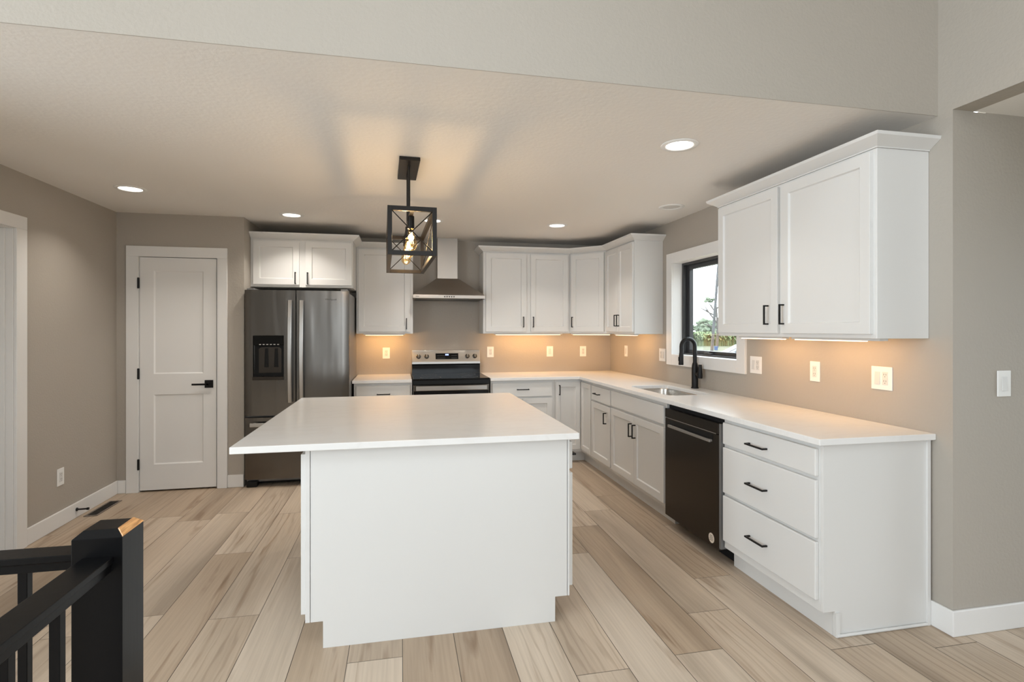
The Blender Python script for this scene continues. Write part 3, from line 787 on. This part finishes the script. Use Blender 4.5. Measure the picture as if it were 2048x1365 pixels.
m = MB(); m.box(-1.30, -0.52, YD - 0.046, YD - 0.034, 0.548, 0.582)
for x in (-1.27, -0.55): m.box(x - 0.012, x + 0.012, YD - 0.035, YD + 0.012, 0.552, 0.578)
m.build('handle', M['brightsteel'], dB, bevel=0.004, label='horizontal steel drawer handle')
MB().box(-1.33, -0.49, 5.22, 5.3, 0.012, 0.07).build('base_grille', M['blackplastic'], t, bevel=0.004)
for x in (-1.30, -0.53): MB().box(x - 0.045, x + 0.045, 5.13, 5.22, 0.001, 0.05).build('foot', M['blackplastic'], t, bevel=0.006)
for x in (-1.31, -0.51): MB().box(x - 0.03, x + 0.03, 5.13, 5.28, 1.7625, 1.778).build('hinge_cover', M['darkgrey'], t, bevel=0.003)

def lettering(txt, size, loc, rot, m, parent, name='logo_lettering', depth=0.0004):
    cu = bpy.data.curves.new(name, 'FONT'); cu.body = txt; cu.size = size; cu.extrude = depth; cu.align_x = 'CENTER'; cu.align_y = 'CENTER'; cu.resolution_u = 2
    tmp = bpy.data.objects.new(name + '_tmp', cu); COL.objects.link(tmp)
    bpy.context.view_layer.update()
    me = bpy.data.meshes.new_from_object(tmp.evaluated_get(bpy.context.evaluated_depsgraph_get()))
    bpy.data.objects.remove(tmp); bpy.data.curves.remove(cu)
    me.materials.clear(); me.materials.append(m); me.name = name
    o = bpy.data.objects.new(name, me); COL.objects.link(o); o.parent = parent
    o.location = Vector(loc) - root_loc(parent); o.rotation_euler = rot
    return o
lettering('Whirlpool', 0.024, (-0.626, yfr(-0.626) - 0.001, 1.683), (R(90), 0, R(1.5)), M['ink'], dR)

# ------------------------------------------------------------------ range hood
t = thing('range_hood', 'stainless steel chimney range hood on the wall above the range', 'range hood', (0.5, 5.9, 1.735))
MB().box(0.394, 0.616, 5.90, YB - 0.001, 1.966, CZ - 0.001).build('chimney', M['hoodsteel'], t, bevel=0.002)
m = MB(); m.frustum((0.126, 0.874, 5.604, YB - 0.001, 1.7705), (0.386, 0.626, 5.892, YB - 0.001, 1.970)); 
m.build('canopy', M['hoodsteel'], t, bevel=0.001)
lip = MB().box(0.122, 0.878, 5.60, YB - 0.001, 1.735, 1.770).build('lip', M['hoodsteel'], t, bevel=0.002)
m = MB()
for k in range(5): m.lathe((0, 0, 0), [(0.0, 0.003), (0.007, 0.003), (0.008, 0)], 12, F=(lambda kx: lambda a, b, h: (kx + a, 5.5998 - h, 1.7525 + b))(0.450 + k * 0.024))
m.build('buttons', M['darksteel'], lip)
MB().box(0.150, 0.186, 5.599, 5.5998, 1.7505, 1.7555).build('badge', M['ink'], lip)
MB().box(0.15, 0.85, 5.63, YB - 0.02, 1.729, 1.7348).build('filter', M['darksteel'], t)

# ------------------------------------------------------------------ range
RX0, RX1 = 0.118, 0.882
t = thing('range', 'stainless steel and black electric range below the hood', 'range', (0.5, 5.7, 0))
MB().box(RX0, RX1, 5.405, 6.06, 0.06, 0.905).build('range_body', M['blackplastic'], t, bevel=0.002)
MB().box(RX0 - 0.001, RX1 + 0.001, 5.335, 6.00, 0.9055, 0.921).build('cooktop', M['blackglass'], t, bevel=0.003)
MB().box(RX0, RX1, 5.350, 5.4045, 0.862, 0.905).build('front_trim', M['blackplastic'], t, bevel=0.002)
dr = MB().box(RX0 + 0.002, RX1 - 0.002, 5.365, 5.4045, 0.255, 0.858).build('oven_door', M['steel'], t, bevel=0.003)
MB().box(RX0 + 0.008, RX1 - 0.008, 5.362, 5.3648, 0.30, 0.797).build('oven_window', M['blackglass'], dr, bevel=0.001)
m = MB(); m.box(RX0 + 0.03, RX1 - 0.03, 5.305, 5.325, 0.805, 0.852)
for x in (RX0 + 0.045, RX1 - 0.045): m.box(x - 0.014, x + 0.014, 5.3255, 5.3648, 0.812, 0.846)
m.build('handle', M['brightsteel'], dr, bevel=0.005, label='wide steel oven handle')
MB().box(RX0 + 0.002, RX1 - 0.002, 5.368, 5.4045, 0.07, 0.25).build('storage_drawer', M['steel'], t, bevel=0.003)
m = MB(); m.prism([(6.0, 0.9215), (6.0, 1.012), (6.012, 1.025), (6.066, 1.025), (6.066, 0.9215)], lambda a, b: (RX0 + 0.004, a, b), lambda a, b: (RX1 - 0.004, a, b))
m.build('backguard_base', M['blackglass'], t)
bg = MB(); bg.prism([(5.985, 1.0255), (5.985, 1.05), (6.022, 1.178), (6.066, 1.178), (6.066, 1.0255)], lambda a, b: (RX0 + 0.003, a, b), lambda a, b: (RX1 - 0.003, a, b))
bg = bg.build('backguard', M['brightsteel'], t, bevel=0.002)
sl = math.atan2(0.037, 0.128)
def FG(u, v, w):      # coordinates on the sloping control panel
    return (u, 5.985 + v * math.sin(sl) - w * math.cos(sl), 1.05 + v * math.cos(sl) + w * math.sin(sl))
dp = MB().box(0.380, 0.634, 0.028, 0.096, 0.0, 0.002, FG).build('control_display', M['blackglass'], bg)
m = MB()
for (a, b) in ((0.490, 0.504), (0.510, 0.524)): 
    m.box(a, b, 0.072, 0.088, 0.002, 0.0026, FG)
m.build('display_digits', M['digits'], dp)
for (i0, i1) in ((0, 4), (6, 9)):
    for j in range(2):
        MB().box(0.396 + i0 * 0.0265, 0.381 + i1 * 0.0265, 0.041 + j * 0.026, 0.043 + j * 0.026, 0.002, 0.0024, FG).build('key_print', M['darkgrey'], dp)
for x in (0.193, 0.282, 0.735, 0.820):
    k = MB().lathe(None, [(0.0, 0.030), (0.018, 0.029), (0.021, 0.024), (0.022, 0.006), (0.026, 0.004), (0.027, 0.0)], 20, F=(lambda kx: lambda a, b, h: FG(kx + a, 0.062 + b, h))(x)).build('knob', M['steel'], bg, smooth=True)
    MB().box(x - 0.004, x + 0.004, 0.044, 0.080, 0.0302, 0.036, FG).build('grip', M['brightsteel'], k, bevel=0.001)
for (x, y, r_) in ((0.30, 5.50, 0.105), (0.70, 5.50, 0.085), (0.30, 5.80, 0.08), (0.70, 5.80, 0.10)):
    MB().lathe((x, y, 0.9211), [(r_ - 0.002, 0.0), (r_, 0.0), (r_, 0.0004), (r_ - 0.002, 0.0004)], 36, close=True).build('burner_ring', M['darkgrey'], t)

# ------------------------------------------------------------------ dishwasher
t = thing('dishwasher', 'dark stainless dishwasher between the sink base and the drawer cabinet', 'dishwasher', (2.15, 3.19, 0))
MB().box(XF + 0.012, XR - 0.01, 2.858, 3.532, 0.10, 0.868).build('dishwasher_tub', M['void'], t)
MB().box(XK + 0.03, XR - 0.05, 2.86, 3.53, 0.003, 0.099).build('toe_panel', M['void'], t)
dd = MB().box(1.858, XF + 0.011, 2.872, 3.528, 0.085, 0.778).build('door_panel', M['darksteel'], t, bevel=0.003)
MB().box(1.856, XF + 0.011, 2.872, 3.528, 0.782, 0.846).build('control_strip', M['darksteel'], t, bevel=0.003)
MB().box(1.8595, 1.8605, 2.9, 3.5, 0.7782, 0.7818).build('seam', M['brightsteel'], t)
m = MB(); m.box(1.8575, 1.8579, 2.93, 3.46, 0.735, 0.772)
m.build('handle_pocket', M['blackplastic'], dd)
m = MB(); m.box(1.836, 1.850, 2.935, 3.455, 0.722, 0.741)
for y in (2.945, 3.445): m.box(1.850, 1.858, y - 0.01, y + 0.01, 0.724, 0.739)
m.build('handle', M['brightsteel'], dd, bevel=0.003, label='flat steel bar handle')
m = MB(); m.box(1.862, XF + 0.02, 2.853, 2.8705, 0.10, 0.845)
m.build('side_seal', M['darkgrey'], t)
st = MB().lathe(None, [(0.0, 0.0006), (0.030, 0.0006), (0.030, 0.0)], 28, F=lambda a, b, h: (1.8578 - h, 2.945 + a, 0.135 + b)).build('sticker', M['sticker'], dd, label='round beige paper sticker')
m = MB()
for k, wd in enumerate((0.014, 0.018, 0.019, 0.016)): m.box(1.8568, 1.8571, 2.945 - wd, 2.945 + wd, 0.148 - k * 0.009, 0.151 - k * 0.009)
m.build('sticker_print', M['ink'], st)

# ------------------------------------------------------------------ island
IX0, IX1, IY0, IY1 = -0.410, 0.801, 2.478, 4.055
t = thing('kitchen_island', 'white kitchen island base standing in the middle of the floor', 'kitchen island', (0.2, 3.26, 0))
m = MB()
m.prism([(-0.336, 0), (0.729, 0), (0.729, 0.119), (IX1 - 0.012, 0.119), (IX1 - 0.012, ZT), (-0.388, ZT), (-0.388, 0.119), (-0.336, 0.119)], lambda a, b: (a, IY0, b), lambda a, b: (a, IY0 + 0.016, b))
m.build('end_panel', M['white'], t, bevel=0.0008)
for a, b in ((IX0, -0.3905), (IX1 - 0.0095, IX1)):
    MB().box(a, b, IY0 - 0.001, IY0 + 0.02, 0.119, ZT).build('corner_stile', M['white'], t, bevel=0.001)
MB().box(IX0, IX1, IY0 + 0.0205, IY1, 0.119, ZT).build('cabinet_body', M['white'], t, bevel=0.001)
MB().box(-0.336, 0.729, IY0 + 0.0165, IY1 - 0.01, 0.0, 0.1185).build('toe_kick', M['white'], t)
Fl, Fr = FR(IX0), FL(IX1)
for (a, b, h) in ((2.488, 3.005, 2.96), (3.010, 3.520, 3.055), (3.525, 4.040, 3.99)): 
    cab_door(Fl, a, b, 0.152, 0.858, t, h, 0.76)
for (a, b) in ((2.492, 2.712), (2.718, 3.376), (3.382, 4.040)):
    cab_drawer(Fr, a, b, 0.729, 0.862, t, (a + b) / 2, 0.788, 0.135)
    mid = (a + b) / 2
    if b - a < 0.3: cab_door(Fr, a, b, 0.160, 0.709, t, b - 0.03, 0.59, fr=0.05); continue
    cab_door(Fr, a, mid - 0.0015, 0.160, 0.709, t, mid - 0.035, 0.59); cab_door(Fr, mid + 0.0015, b, 0.160, 0.709, t, mid + 0.035, 0.59)
o = MB().box(-0.703, 0.835, 2.428, 4.100, C0, C1).build('countertop', M['quartz'], bevel=0.003)
tag(o, 'large white quartz countertop overhanging the island', 'countertop')

# ------------------------------------------------------------------ pendant lamp over the island
t = thing('pendant_light', 'black rectangular cage pendant with glowing filament bulbs over the island', 'pendant light', (0.045, 3.385, CZ))
pa = math.atan2(0.030, 0.95); PC = (0.046, 3.378)
def FP(x, y, z): return (PC[0] + x * math.cos(pa) - y * math.sin(pa), PC[1] + x * math.sin(pa) + y * math.cos(pa), z)
MB().box(-0.060, 0.060, -0.212, 0.212, CZ - 0.022, CZ - 0.0005, FP).build('canopy', M['bronze'], t, bevel=0.003)
HX, HY, ZL, ZH, BW = 0.130, 0.478, 1.806, 2.067, 0.024
for y in (-0.10, 0.10): MB().tube([FP(0, y, CZ - 0.022), FP(0, y, ZH)], 0.007, 12).build('stem', M['bronze'], t, smooth=True)
m = MB(); h = BW / 2
for sx in (-1, 1):
    for z in (ZL + h, ZH - h): m.box(sx * (HX - h) - h, sx * (HX - h) + h, -HY + BW, HY - BW, z - h, z + h, FP)
    for sy in (-1, 1): m.box(sx * (HX - h) - h, sx * (HX - h) + h, sy * (HY - h) - h, sy * (HY - h) + h, ZL, ZH, FP)
for sy in (-1, 1):
    for z in (ZL + h, ZH - h): m.box(-HX + BW, HX - BW, sy * (HY - h) - h, sy * (HY - h) + h, z - h, z + h, FP)
m.build('cage_frame', M['bronze'], t, bevel=0.001)
MB().box(-0.010, 0.010, -HY + BW, HY - BW, ZH - 0.024, ZH - 0.004, FP).build('centre_bar', M['bronze'], t)
a0, a1, b0, b1 = -HX + BW, HX - BW, ZL + BW, ZH - BW
for sy in (-1, 1):
    y = sy * (HY - h)
    m = MB(); m.tube([FP(a0, y, b0), FP(a1, y, b1)], 0.0028, 8); m.tube([FP(a0, y, b1), FP(a1, y, b0)], 0.0028, 8)
    m.build('cross_wire', M['bronze'], t, smooth=True)
for sx in (-1, 1):
    x = sx * (HX - h)
    m = MB(); m.tube([FP(x, -HY + BW, b0), FP(x, HY - BW, b1)], 0.0028, 8); m.tube([FP(x, -HY + BW, b1), FP(x, HY - BW, b0)], 0.0028, 8)
    m.build('cross_wire', M['bronze'], t, smooth=True)
for y in (-0.325, 0.0, 0.325):
    sk = MB().lathe(None, [(0.0, 0.05), (0.012, 0.05), (0.018, 0.044), (0.019, -0.026), (0.0, -0.026)], 18, F=(lambda yy: lambda a, b, hh: FP(a, yy + b, 2.0 + hh))(y)).build('socket', M['bronze'], t, smooth=True)
    bl = MB().lathe(None, [(0.013, 0.0), (0.014, -0.012), (0.022, -0.038), (0.031, -0.068), (0.033, -0.086), (0.029, -0.104), (0.018, -0.118), (0.006, -0.124), (0.0, -0.125)], 22, F=(lambda yy: lambda a, b, hh: FP(a, yy + b, 1.974 + hh))(y)).build('bulb', M['bulbglass'], t, smooth=True, label='clear amber filament bulb')
    pts = []
    m = MB()
    for k in range(6):
        a = 2 * math.pi * k / 6
        m.tube([FP(0.006 * math.cos(a), y + 0.006 * math.sin(a), 1.955), FP(0.014 * math.cos(a + .4), y + 0.014 * math.sin(a + .4), 1.892)], 0.0014, 5)
    m.build('filament', M['filament'], bl)
    d = bpy.data.lights.new('bulb_glow', 'POINT'); d.energy = 3.6; d.color = BULB; d.shadow_soft_size = 0.025
    lo = bpy.data.objects.new('bulb_glow', d); COL.objects.link(lo); lo.parent = t; lo.location = Vector(FP(0, y, 1.925)) - root_loc(t)

# ------------------------------------------------------------------ recessed lights and ceiling detector
def can(label, x, y, power):
    t = thing('recessed_light', label, 'light', (x, y, CZ), 'round recessed ceiling lights')
    MB().lathe((x, y, CZ), [(0.072, -0.0005), (0.100, -0.0005), (0.100, -0.003), (0.094, -0.007), (0.076, -0.007), (0.072, -0.004)], 36, close=True).build('trim_ring', M['plastic'], t, smooth=True)
    MB().lathe((x, y, CZ), [(0.0, -0.0015), (0.0715, -0.0015), (0.0715, -0.0004), (0.0, -0.0004)], 32).build('light_lens', M['lens'], t)
    area('can_glow', (x, y, CZ - 0.012), (0, 0, 0), 0.13, 0.13, power, CAN, t, 'DISK', 115)
CW = 6.0
can('lit round recessed ceiling light nearest the left wall', -1.891, 4.294, CW * 0.7)
can('lit round recessed ceiling light in front of the refrigerator cabinet', -0.938, 4.988, CW)
can('lit round recessed ceiling light behind the pendant lamp', 0.288, 4.980, CW)
can('lit round recessed ceiling light above the corner counter', 1.479, 4.966, CW)
can('lit round recessed ceiling light over the long counter, nearest the header', 1.490, 2.668, CW * 0.3)
t = thing('recessed_light', 'unlit round white recessed ceiling light near the window', 'light', (2.177, 4.027, CZ), 'round recessed ceiling lights')
MB().lathe((2.177, 4.027, CZ), [(0.070, -0.0005), (0.103, -0.0005), (0.103, -0.003), (0.096, -0.007), (0.078, -0.007), (0.070, -0.003)], 36, close=True).build('trim_ring', M['plastic'], t, smooth=True)
MB().lathe((2.177, 4.027, CZ), [(0.0, -0.006), (0.035, -0.005), (0.0695, -0.0015), (0.0695, -0.0004), (0.0, -0.0004)], 32).build('light_lens', M['ivory'], t, smooth=True)

# ------------------------------------------------------------------ outlets and switches
def plate(label, F, u, v, kinds, cat):
    """F(u,v,w); kinds e.g. ['outlet'], ['rocker','outlet']"""
    n = len(kinds); w = 0.078 if n == 1 else 0.124; hh = 0.061
    t = thing('wall_switch' if kinds == ['rocker'] or kinds == ['rocker', 'rocker'] else 'wall_outlet', label, cat, F(u, v, 0), 'white wall plates')
    MB().box(u - w / 2, u + w / 2, v - hh, v + hh, 0.0005, 0.006, F).build('cover_plate', M['plastic'], t, bevel=0.002)
    for i, k in enumerate(kinds):
        c = u if n == 1 else u + (-0.023 if i == 0 else 0.023)
        if k == 'outlet':
            rc = MB().box(c - 0.0165, c + 0.0165, v - 0.034, v + 0.034, 0.0062, 0.0085, F).build('receptacle', M['ivory'], t, bevel=0.001)
            m = MB()
            for q in (v - 0.017, v + 0.017):
                m.box(c - 0.0075, c - 0.0053, q - 0.001, q + 0.008, 0.0085, 0.0089, F); m.box(c + 0.0053, c + 0.0075, q - 0.001, q + 0.008, 0.0085, 0.0089, F)
                m.box(c - 0.002, c + 0.002, q - 0.010, q - 0.006, 0.0085, 0.0089, F)
            m.build('slots', M['greyslot'], rc)
        else:
            m = MB()
            m.hexa([F(*p) for p in ((c - 0.0155, v - 0.033, 0.0062), (c + 0.0155, v - 0.033, 0.0062), (c + 0.0155, v + 0.033, 0.0062), (c - 0.0155, v + 0.033, 0.0062),
                                    (c - 0.0155, v - 0.033, 0.0115), (c + 0.0155, v - 0.033, 0.0115), (c + 0.0155, v + 0.033, 0.0075), (c - 0.0155, v + 0.033, 0.0075))])
            m.build('rocker', M['ivory'], t, bevel=0.001)
FBk, FRt = FB(YB), FR(XR)
plate('white duplex outlet between the refrigerator and the range', FBk, -0.157, 1.148, ['outlet'], 'outlet')
plate('white duplex outlet directly right of the range', FBk, 1.012, 1.151, ['outlet'], 'outlet')
plate('white switch plate on the back wall midway between range and inner corner', FBk, 1.722, 1.152, ['rocker'], 'switch')
plate('white duplex outlet on the back wall beside the inner corner', FBk, 2.133, 1.150, ['outlet'], 'outlet')
plate('single white switch on the right wall nearest the inner corner', FRt, 5.615, 1.168, ['rocker'], 'switch')
plate('double white switch and outlet plate left of the window casing', FRt, 4.765, 1.164, ['rocker', 'outlet'], 'outlet')
FRv = lambda u, v, w: (XR - w, -u, v)
plate('double white switch and outlet plate touching the window casing on its right', FRv, -3.374, 1.156, ['rocker', 'outlet'], 'outlet')
plate('single white duplex outlet above the dishwasher end of the counter', FRt, 2.819, 1.152, ['outlet'], 'outlet')
plate('double white switch and outlet plate above the near end of the counter', FRv, -2.356, 1.152, ['rocker', 'outlet'], 'outlet')
plate('white light switch on the grey hall wall at the right', FB(YRET), 2.775, 1.154, ['rocker'], 'switch')
plate('white outlet low on the left wall above the baseboard', FL(XL), 4.403, 0.353, ['outlet'], 'outlet')

# ------------------------------------------------------------------ floor register, door stop
t = thing('floor_register', 'dark brown slotted floor register beside the left baseboard', 'vent', (-2.288, 4.77, 0.0))
m = MB(); x0, x1, y0, y1 = -2.335, -2.243, 4.585, 4.955
m.box(x0, x0 + 0.014, y0, y1, 0.0005, 0.005); m.box(x1 - 0.014, x1, y0, y1, 0.0005, 0.005); m.box(x0 + 0.014, x1 - 0.014, y0, y0 + 0.016, 0.0005, 0.005); m.box(x0 + 0.014, x1 - 0.014, y1 - 0.016, y1, 0.0005, 0.005)
m.build('frame', mat('register_bronze', (0.16, 0.125, 0.10), 0.45), t, bevel=0.001)
m = MB()
for k in range(17): m.box(x0 + 0.014, x1 - 0.014, y0 + 0.018 + k * 0.0199, y0 + 0.027 + k * 0.0199, 0.001, 0.0035)
m.box(x0 + 0.014, x1 - 0.014, y0 + 0.016, y1 - 0.016, 0.0004, 0.001)
m.build('grille', M['bronze'], t)
t = thing('door_stop', 'small black door stop sticking out of the left baseboard', 'door stop', (XL + BT, 4.58, 0.065))
MB().tube([(XL + BT + 0.0005, 4.575, 0.062), (XL + BT + 0.006, 4.575, 0.062), (XL + BT + 0.012, 4.575, 0.062), (XL + BT + 0.062, 4.578, 0.062), (XL + BT + 0.066, 4.578, 0.062)], [0.013, 0.013, 0.006, 0.006, 0.006], 12).build('rod', M['black'], t, smooth=True)
MB().tube([(XL + BT + 0.0665, 4.578, 0.062), (XL + BT + 0.08, 4.579, 0.062)], 0.0095, 12).build('tip', M['blackplastic'], t, smooth=True)

# ------------------------------------------------------------------ stair guard rail
t = thing('stair_railing', 'black painted newel post with two handrails and square balusters at lower left', 'railing', (-0.587, 1.245, 0))
NX0, NX1, NY0, NY1 = -0.632, -0.543, 1.200, 1.290
m = MB(); ch, cz = 0.014, 0.013
m.box(NX0, NX1, NY0, NY1, 0.0, 0.994)
m.bm.faces.ensure_lookup_table()
m = MB(); bm = m.bm
lv = [[bm.verts.new(p) for p in ((NX0, NY0, z), (NX1, NY0, z), (NX1, NY1, z), (NX0, NY1, z))] for z in (0.0005, 0.994)]
lv.append([bm.verts.new(p) for p in ((NX0 + ch, NY0 + ch, 0.994 + cz), (NX1 - ch, NY0 + ch, 0.994 + cz), (NX1 - ch, NY1 - ch, 0.994 + cz), (NX0 + ch, NY1 - ch, 0.994 + cz))])
bm.faces.new(lv[0][::-1]); bm.faces.new(lv[2])
for a, b in zip(lv, lv[1:]):
    for k in range(4): bm.faces.new([a[k], a[(k + 1) % 4], b[(k + 1) % 4], b[k]])
nw = m.build('newel_post', M['paintblack'], t, bevel=0.001)
m = MB(); e = 0.0015
q = [(NX1 + 0.0003, NY0 + 0.001, 0.9945), (NX1 + 0.0003, NY1 - 0.001, 0.9945), (NX1 - ch, NY1 - ch - 0.0005, 0.994 + cz + 0.0003), (NX1 - ch, NY0 + ch + 0.0005, 0.994 + cz + 0.0003)]
m.hexa([(x - 0.0005, y, z - 0.0005) for x, y, z in q] + [(x + e * 0.6, y, z + e) for x, y, z in q])
m.build('bare_chamfer', M['bareoak'], nw, label='unpainted raw oak chamfer on the newel top')
# rail running towards the camera, and rail running to the left
m = MB(); m.prism([(-0.614, 0.957), (-0.558, 0.957), (-0.558, 0.944), (-0.563, 0.942), (-0.563, 0.925), (-0.609, 0.925), (-0.609, 0.942), (-0.614, 0.944)], lambda a, b: (a, -1.4, b), lambda a, b: (a, NY0 - 0.0005, b))
m.build('handrail', M['paintblack'], t, bevel=0.0015)
m = MB(); m.prism([(1.224, 0.957), (1.280, 0.957), (1.280, 0.944), (1.275, 0.942), (1.275, 0.925), (1.229, 0.925), (1.229, 0.942), (1.224, 0.944)], lambda a, b: (-2.36, a, b), lambda a, b: (NX0 - 0.0005, a, b))
m.build('handrail', M['paintblack'], t, bevel=0.0015)
for k in range(16):
    y = 1.073 - 0.125 * k
    MB().box(-0.5945, -0.5775, y - 0.0085, y + 0.0085, 0.0005, 0.9245).build('baluster', M['paintblack'], t, bevel=0.001)
for k in range(13):
    x = -0.740 - 0.125 * k
    MB().box(x - 0.0085, x + 0.0085, 1.2435, 1.2605, 0.0005, 0.9245).build('baluster', M['paintblack'], t, bevel=0.001)

# ------------------------------------------------------------------ outside the window
GZ = -0.6
def ptd(u, v, d):     # a point seen at picture position u,v at depth d
    a = (u - 1024) / 1068.2; b = (659.92 - v) / 1068.2; s_, c_ = math.sin(0.2054), math.cos(0.2054)
    return Vector(((a * c_ + s_) * d, (-a * s_ + c_) * d, 1.4071 + b * d))
o = MB().box(3.0, 160, -20, 200, GZ - 0.2, GZ).build('ground', M['lawn'], kind='structure')
# crop field
m = MB(); rnd = random.Random(5)
for i in range(13000):
    d = 66 + 44 * rnd.random() ** 1.6; u = rnd.uniform(1335, 1530) if i < 5200 else rnd.uniform(1150, 2100)
    p = ptd(u, 660, d); z = GZ; h_ = 1.55 + rnd.uniform(-0.25, 0.2)
    a = rnd.uniform(0, math.pi); w_ = 0.17
    for s_ in (-1, 1):
        zz = z + h_ * rnd.uniform(0.35, 0.8); L_ = rnd.uniform(0.35, 0.7)
        A = Vector((p.x, p.y, zz)); B = A + Vector((math.cos(a) * s_ * L_ * .6, math.sin(a) * s_ * L_ * .6, 0.32)); Cc = A + Vector((math.cos(a) * s_ * L_, math.sin(a) * s_ * L_, 0.1)); W_ = Vector((-math.sin(a), math.cos(a), 0.3)) * w_
        va = [m.bm.verts.new(q) for q in (A - W_ * .4, A + W_ * .4, B + W_, B - W_)]; m.bm.faces.new(va); vc = m.bm.verts.new(Cc); m.bm.faces.new([va[3], va[2], vc])
    m.bar((p.x, p.y, z), (p.x, p.y, z + h_ * 0.8), 0.035)
o = m.build('crop_field', M['corn'], kind='stuff'); tag(o, 'pale green field of tall crops beyond the lawn outside the window', 'crops')
def tree(label, u, d, top_v, wd, nclump):
    b = ptd(u, 660, d); top = ptd(u, top_v, d).z; H = top - GZ
    t = thing('tree', label, 'tree', (b.x, b.y, GZ), 'green trees beyond the field')
    MB().tube([(b.x, b.y, GZ), (b.x + 0.1, b.y, GZ + H * .5)], [0.22, 0.12], 8).build('trunk', M['bark'], t)
    m = MB()
    for k in range(nclump):
        a = random.uniform(0, 6.283); r_ = wd * math.sqrt(random.random()) * .8; zz = random.uniform(0.35, 0.9)
        k_ = (1 - (zz - .4) * 0.9)
        m.blob((b.x + r_ * math.cos(a) * k_, b.y + r_ * math.sin(a) * k_, GZ + H * zz), (wd * .26, wd * .26, H * .11), 2, 0.28)
    m.build('crown', M['leaf'], t)
tree('round green tree beyond the field, left of the leaning pole', 1412, 120, 634, 3.0, 46)
tree('low green tree at the left edge of the window view', 1378, 125, 648, 2.6, 26)
tree('green tree behind the leaning pole', 1448, 122, 642, 3.2, 40)
p0 = ptd(1421.5, 731, 30); p1 = ptd(1437.5, 520, 30); dv = (p1 - p0)
o = MB().tube([p0 + dv * (-0.02), p0 + dv * 0.5, p0 + dv * 1.35], [0.085, 0.075, 0.06], 12).build('utility_pole', M['pole'], smooth=True)
tag(o, 'leaning weathered pole standing outside the window', 'pole')
b = ptd(1434, 660, 60); Rn = random.Random(3)
m = MB(); m.tube([(b.x, b.y, GZ), (b.x + .1, b.y, 1.5), (b.x - .1, b.y, 4.0), (b.x - .5, b.y, 5.3)], [0.16, 0.13, 0.08, 0.03], 8)
rx = ptd(1435, 660, 60) - ptd(1434, 660, 60); rx.normalize()
for (zs, dx, dz) in ((1.6, -1.6, 0.5), (2.2, -1.4, 1.9), (2.6, 1.5, 1.0), (3.2, -0.9, 1.2), (2.9, -1.9, 1.0), (3.8, 0.7, 0.8), (1.9, 1.1, -0.3)):
    P0 = Vector((b.x, b.y, zs)); P1 = P0 + rx * dx * .5 + Vector((0, 0, dz * .45)); P2 = P0 + rx * dx + Vector((0, 0, dz))
    m.tube([P0, P1, P2], [0.10, 0.075, 0.04], 6); m.tube([P1, P1 + rx * dx * .25 + Vector((0, 0, .5))], [0.06, 0.03], 6)
t = thing('bare_tree', 'thin bare tree with one tuft of leaves behind the leaning pole', 'tree', (b.x, b.y, GZ))
m.build('branches', M['bark'], t)
m = MB(); tp = ptd(1421, 600, 60)
for k in range(7): m.blob((tp.x + Rn.uniform(-.4, .4), tp.y + Rn.uniform(-.4, .4), tp.z + Rn.uniform(-.25, .2)), (0.3, 0.3, 0.16), 1, 0.3)
m.tube([(b.x - .5, b.y, 5.3), (tp.x, tp.y, tp.z)], [0.03, 0.02], 6)
m.build('leaf_tuft', M['leaf'], t)
# blue tub on the lawn
p = ptd(1432, 697, 52); t = thing('blue_tub', 'small blue tub on the lawn next to the leaning pole', 'tub', (p.x, p.y, GZ))
MB().lathe((p.x, p.y, GZ), [(0.0, 0.0), (0.15, 0.0), (0.19, 0.36), (0.0, 0.36)], 16).build('tub_body', M['blue'], t, smooth=True)
MB().lathe((p.x, p.y, GZ), [(0.0, 0.3605), (0.205, 0.3605), (0.205, 0.40), (0.0, 0.41)], 16).build('lid', M['blue'], t, smooth=True)
# white car parked outside, nose to the left
c = ptd(1499, 660, 22); ax = (ptd(1530, 660, 22) - c); ax.z = 0; ax.normalize(); ax = (Matrix.Rotation(R(-14), 3, 'Z') @ ax); ay = Vector((-ax.y, ax.x, 0))
def FCx(l, w, z): return tuple(Vector((c.x, c.y, GZ)) + ax * l + ay * w + Vector((0, 0, z)))
t = thing('car', 'white car parked on the lawn outside the window', 'car', (c.x, c.y, GZ))
prof = [(-2.25, 0.32), (-2.28, 0.62), (-2.05, 0.82), (-1.1, 0.98), (-0.35, 1.40), (0.9, 1.46), (1.75, 1.10), (2.15, 1.02), (2.22, 0.35)]
m = MB(); m.prism(prof, lambda a, b: FCx(a, -0.86 + 0.10 * max(0, b - 0.9), b), lambda a, b: FCx(a, 0.86 - 0.10 * max(0, b - 0.9), b))
m.build('car_body', M['carwhite'], t, bevel=0.05, seg=3)
m = MB(); m.prism([(-0.85, 1.02), (-0.30, 1.34), (0.85, 1.39), (1.45, 1.08)], lambda a, b: FCx(a, -0.868, b), lambda a, b: FCx(a, -0.80, b)); m.build('side_window', M['carglass'], t)
m = MB(); m.prism([(-0.98, 1.065), (-0.42, 1.375), (-0.40, 1.362), (-0.96, 1.05)], lambda a, b: FCx(a - 0.012, -0.72, b), lambda a, b: FCx(a - 0.012, 0.72, b)); m.build('windscreen', M['carglass'], t)
m = MB(); m.box(-2.285, -2.262, -0.55, 0.55, 0.48, 0.64, FCx); m.build('grille', M['tyre'], t)
for l in (-1.4, 1.35):
    for w_ in (-0.78, 0.78):
        m = MB(); m.lathe(None, [(0.0, -0.1), (0.30, -0.1), (0.33, -0.08), (0.33, 0.08), (0.30, 0.1), (0.0, 0.1)], 20, F=(lambda ll, ww: lambda a, b, hh: FCx(ll + a, ww + hh, 0.33 + b))(l, w_ * 1.06)); m.build('wheel', M['tyre'], t, smooth=True)
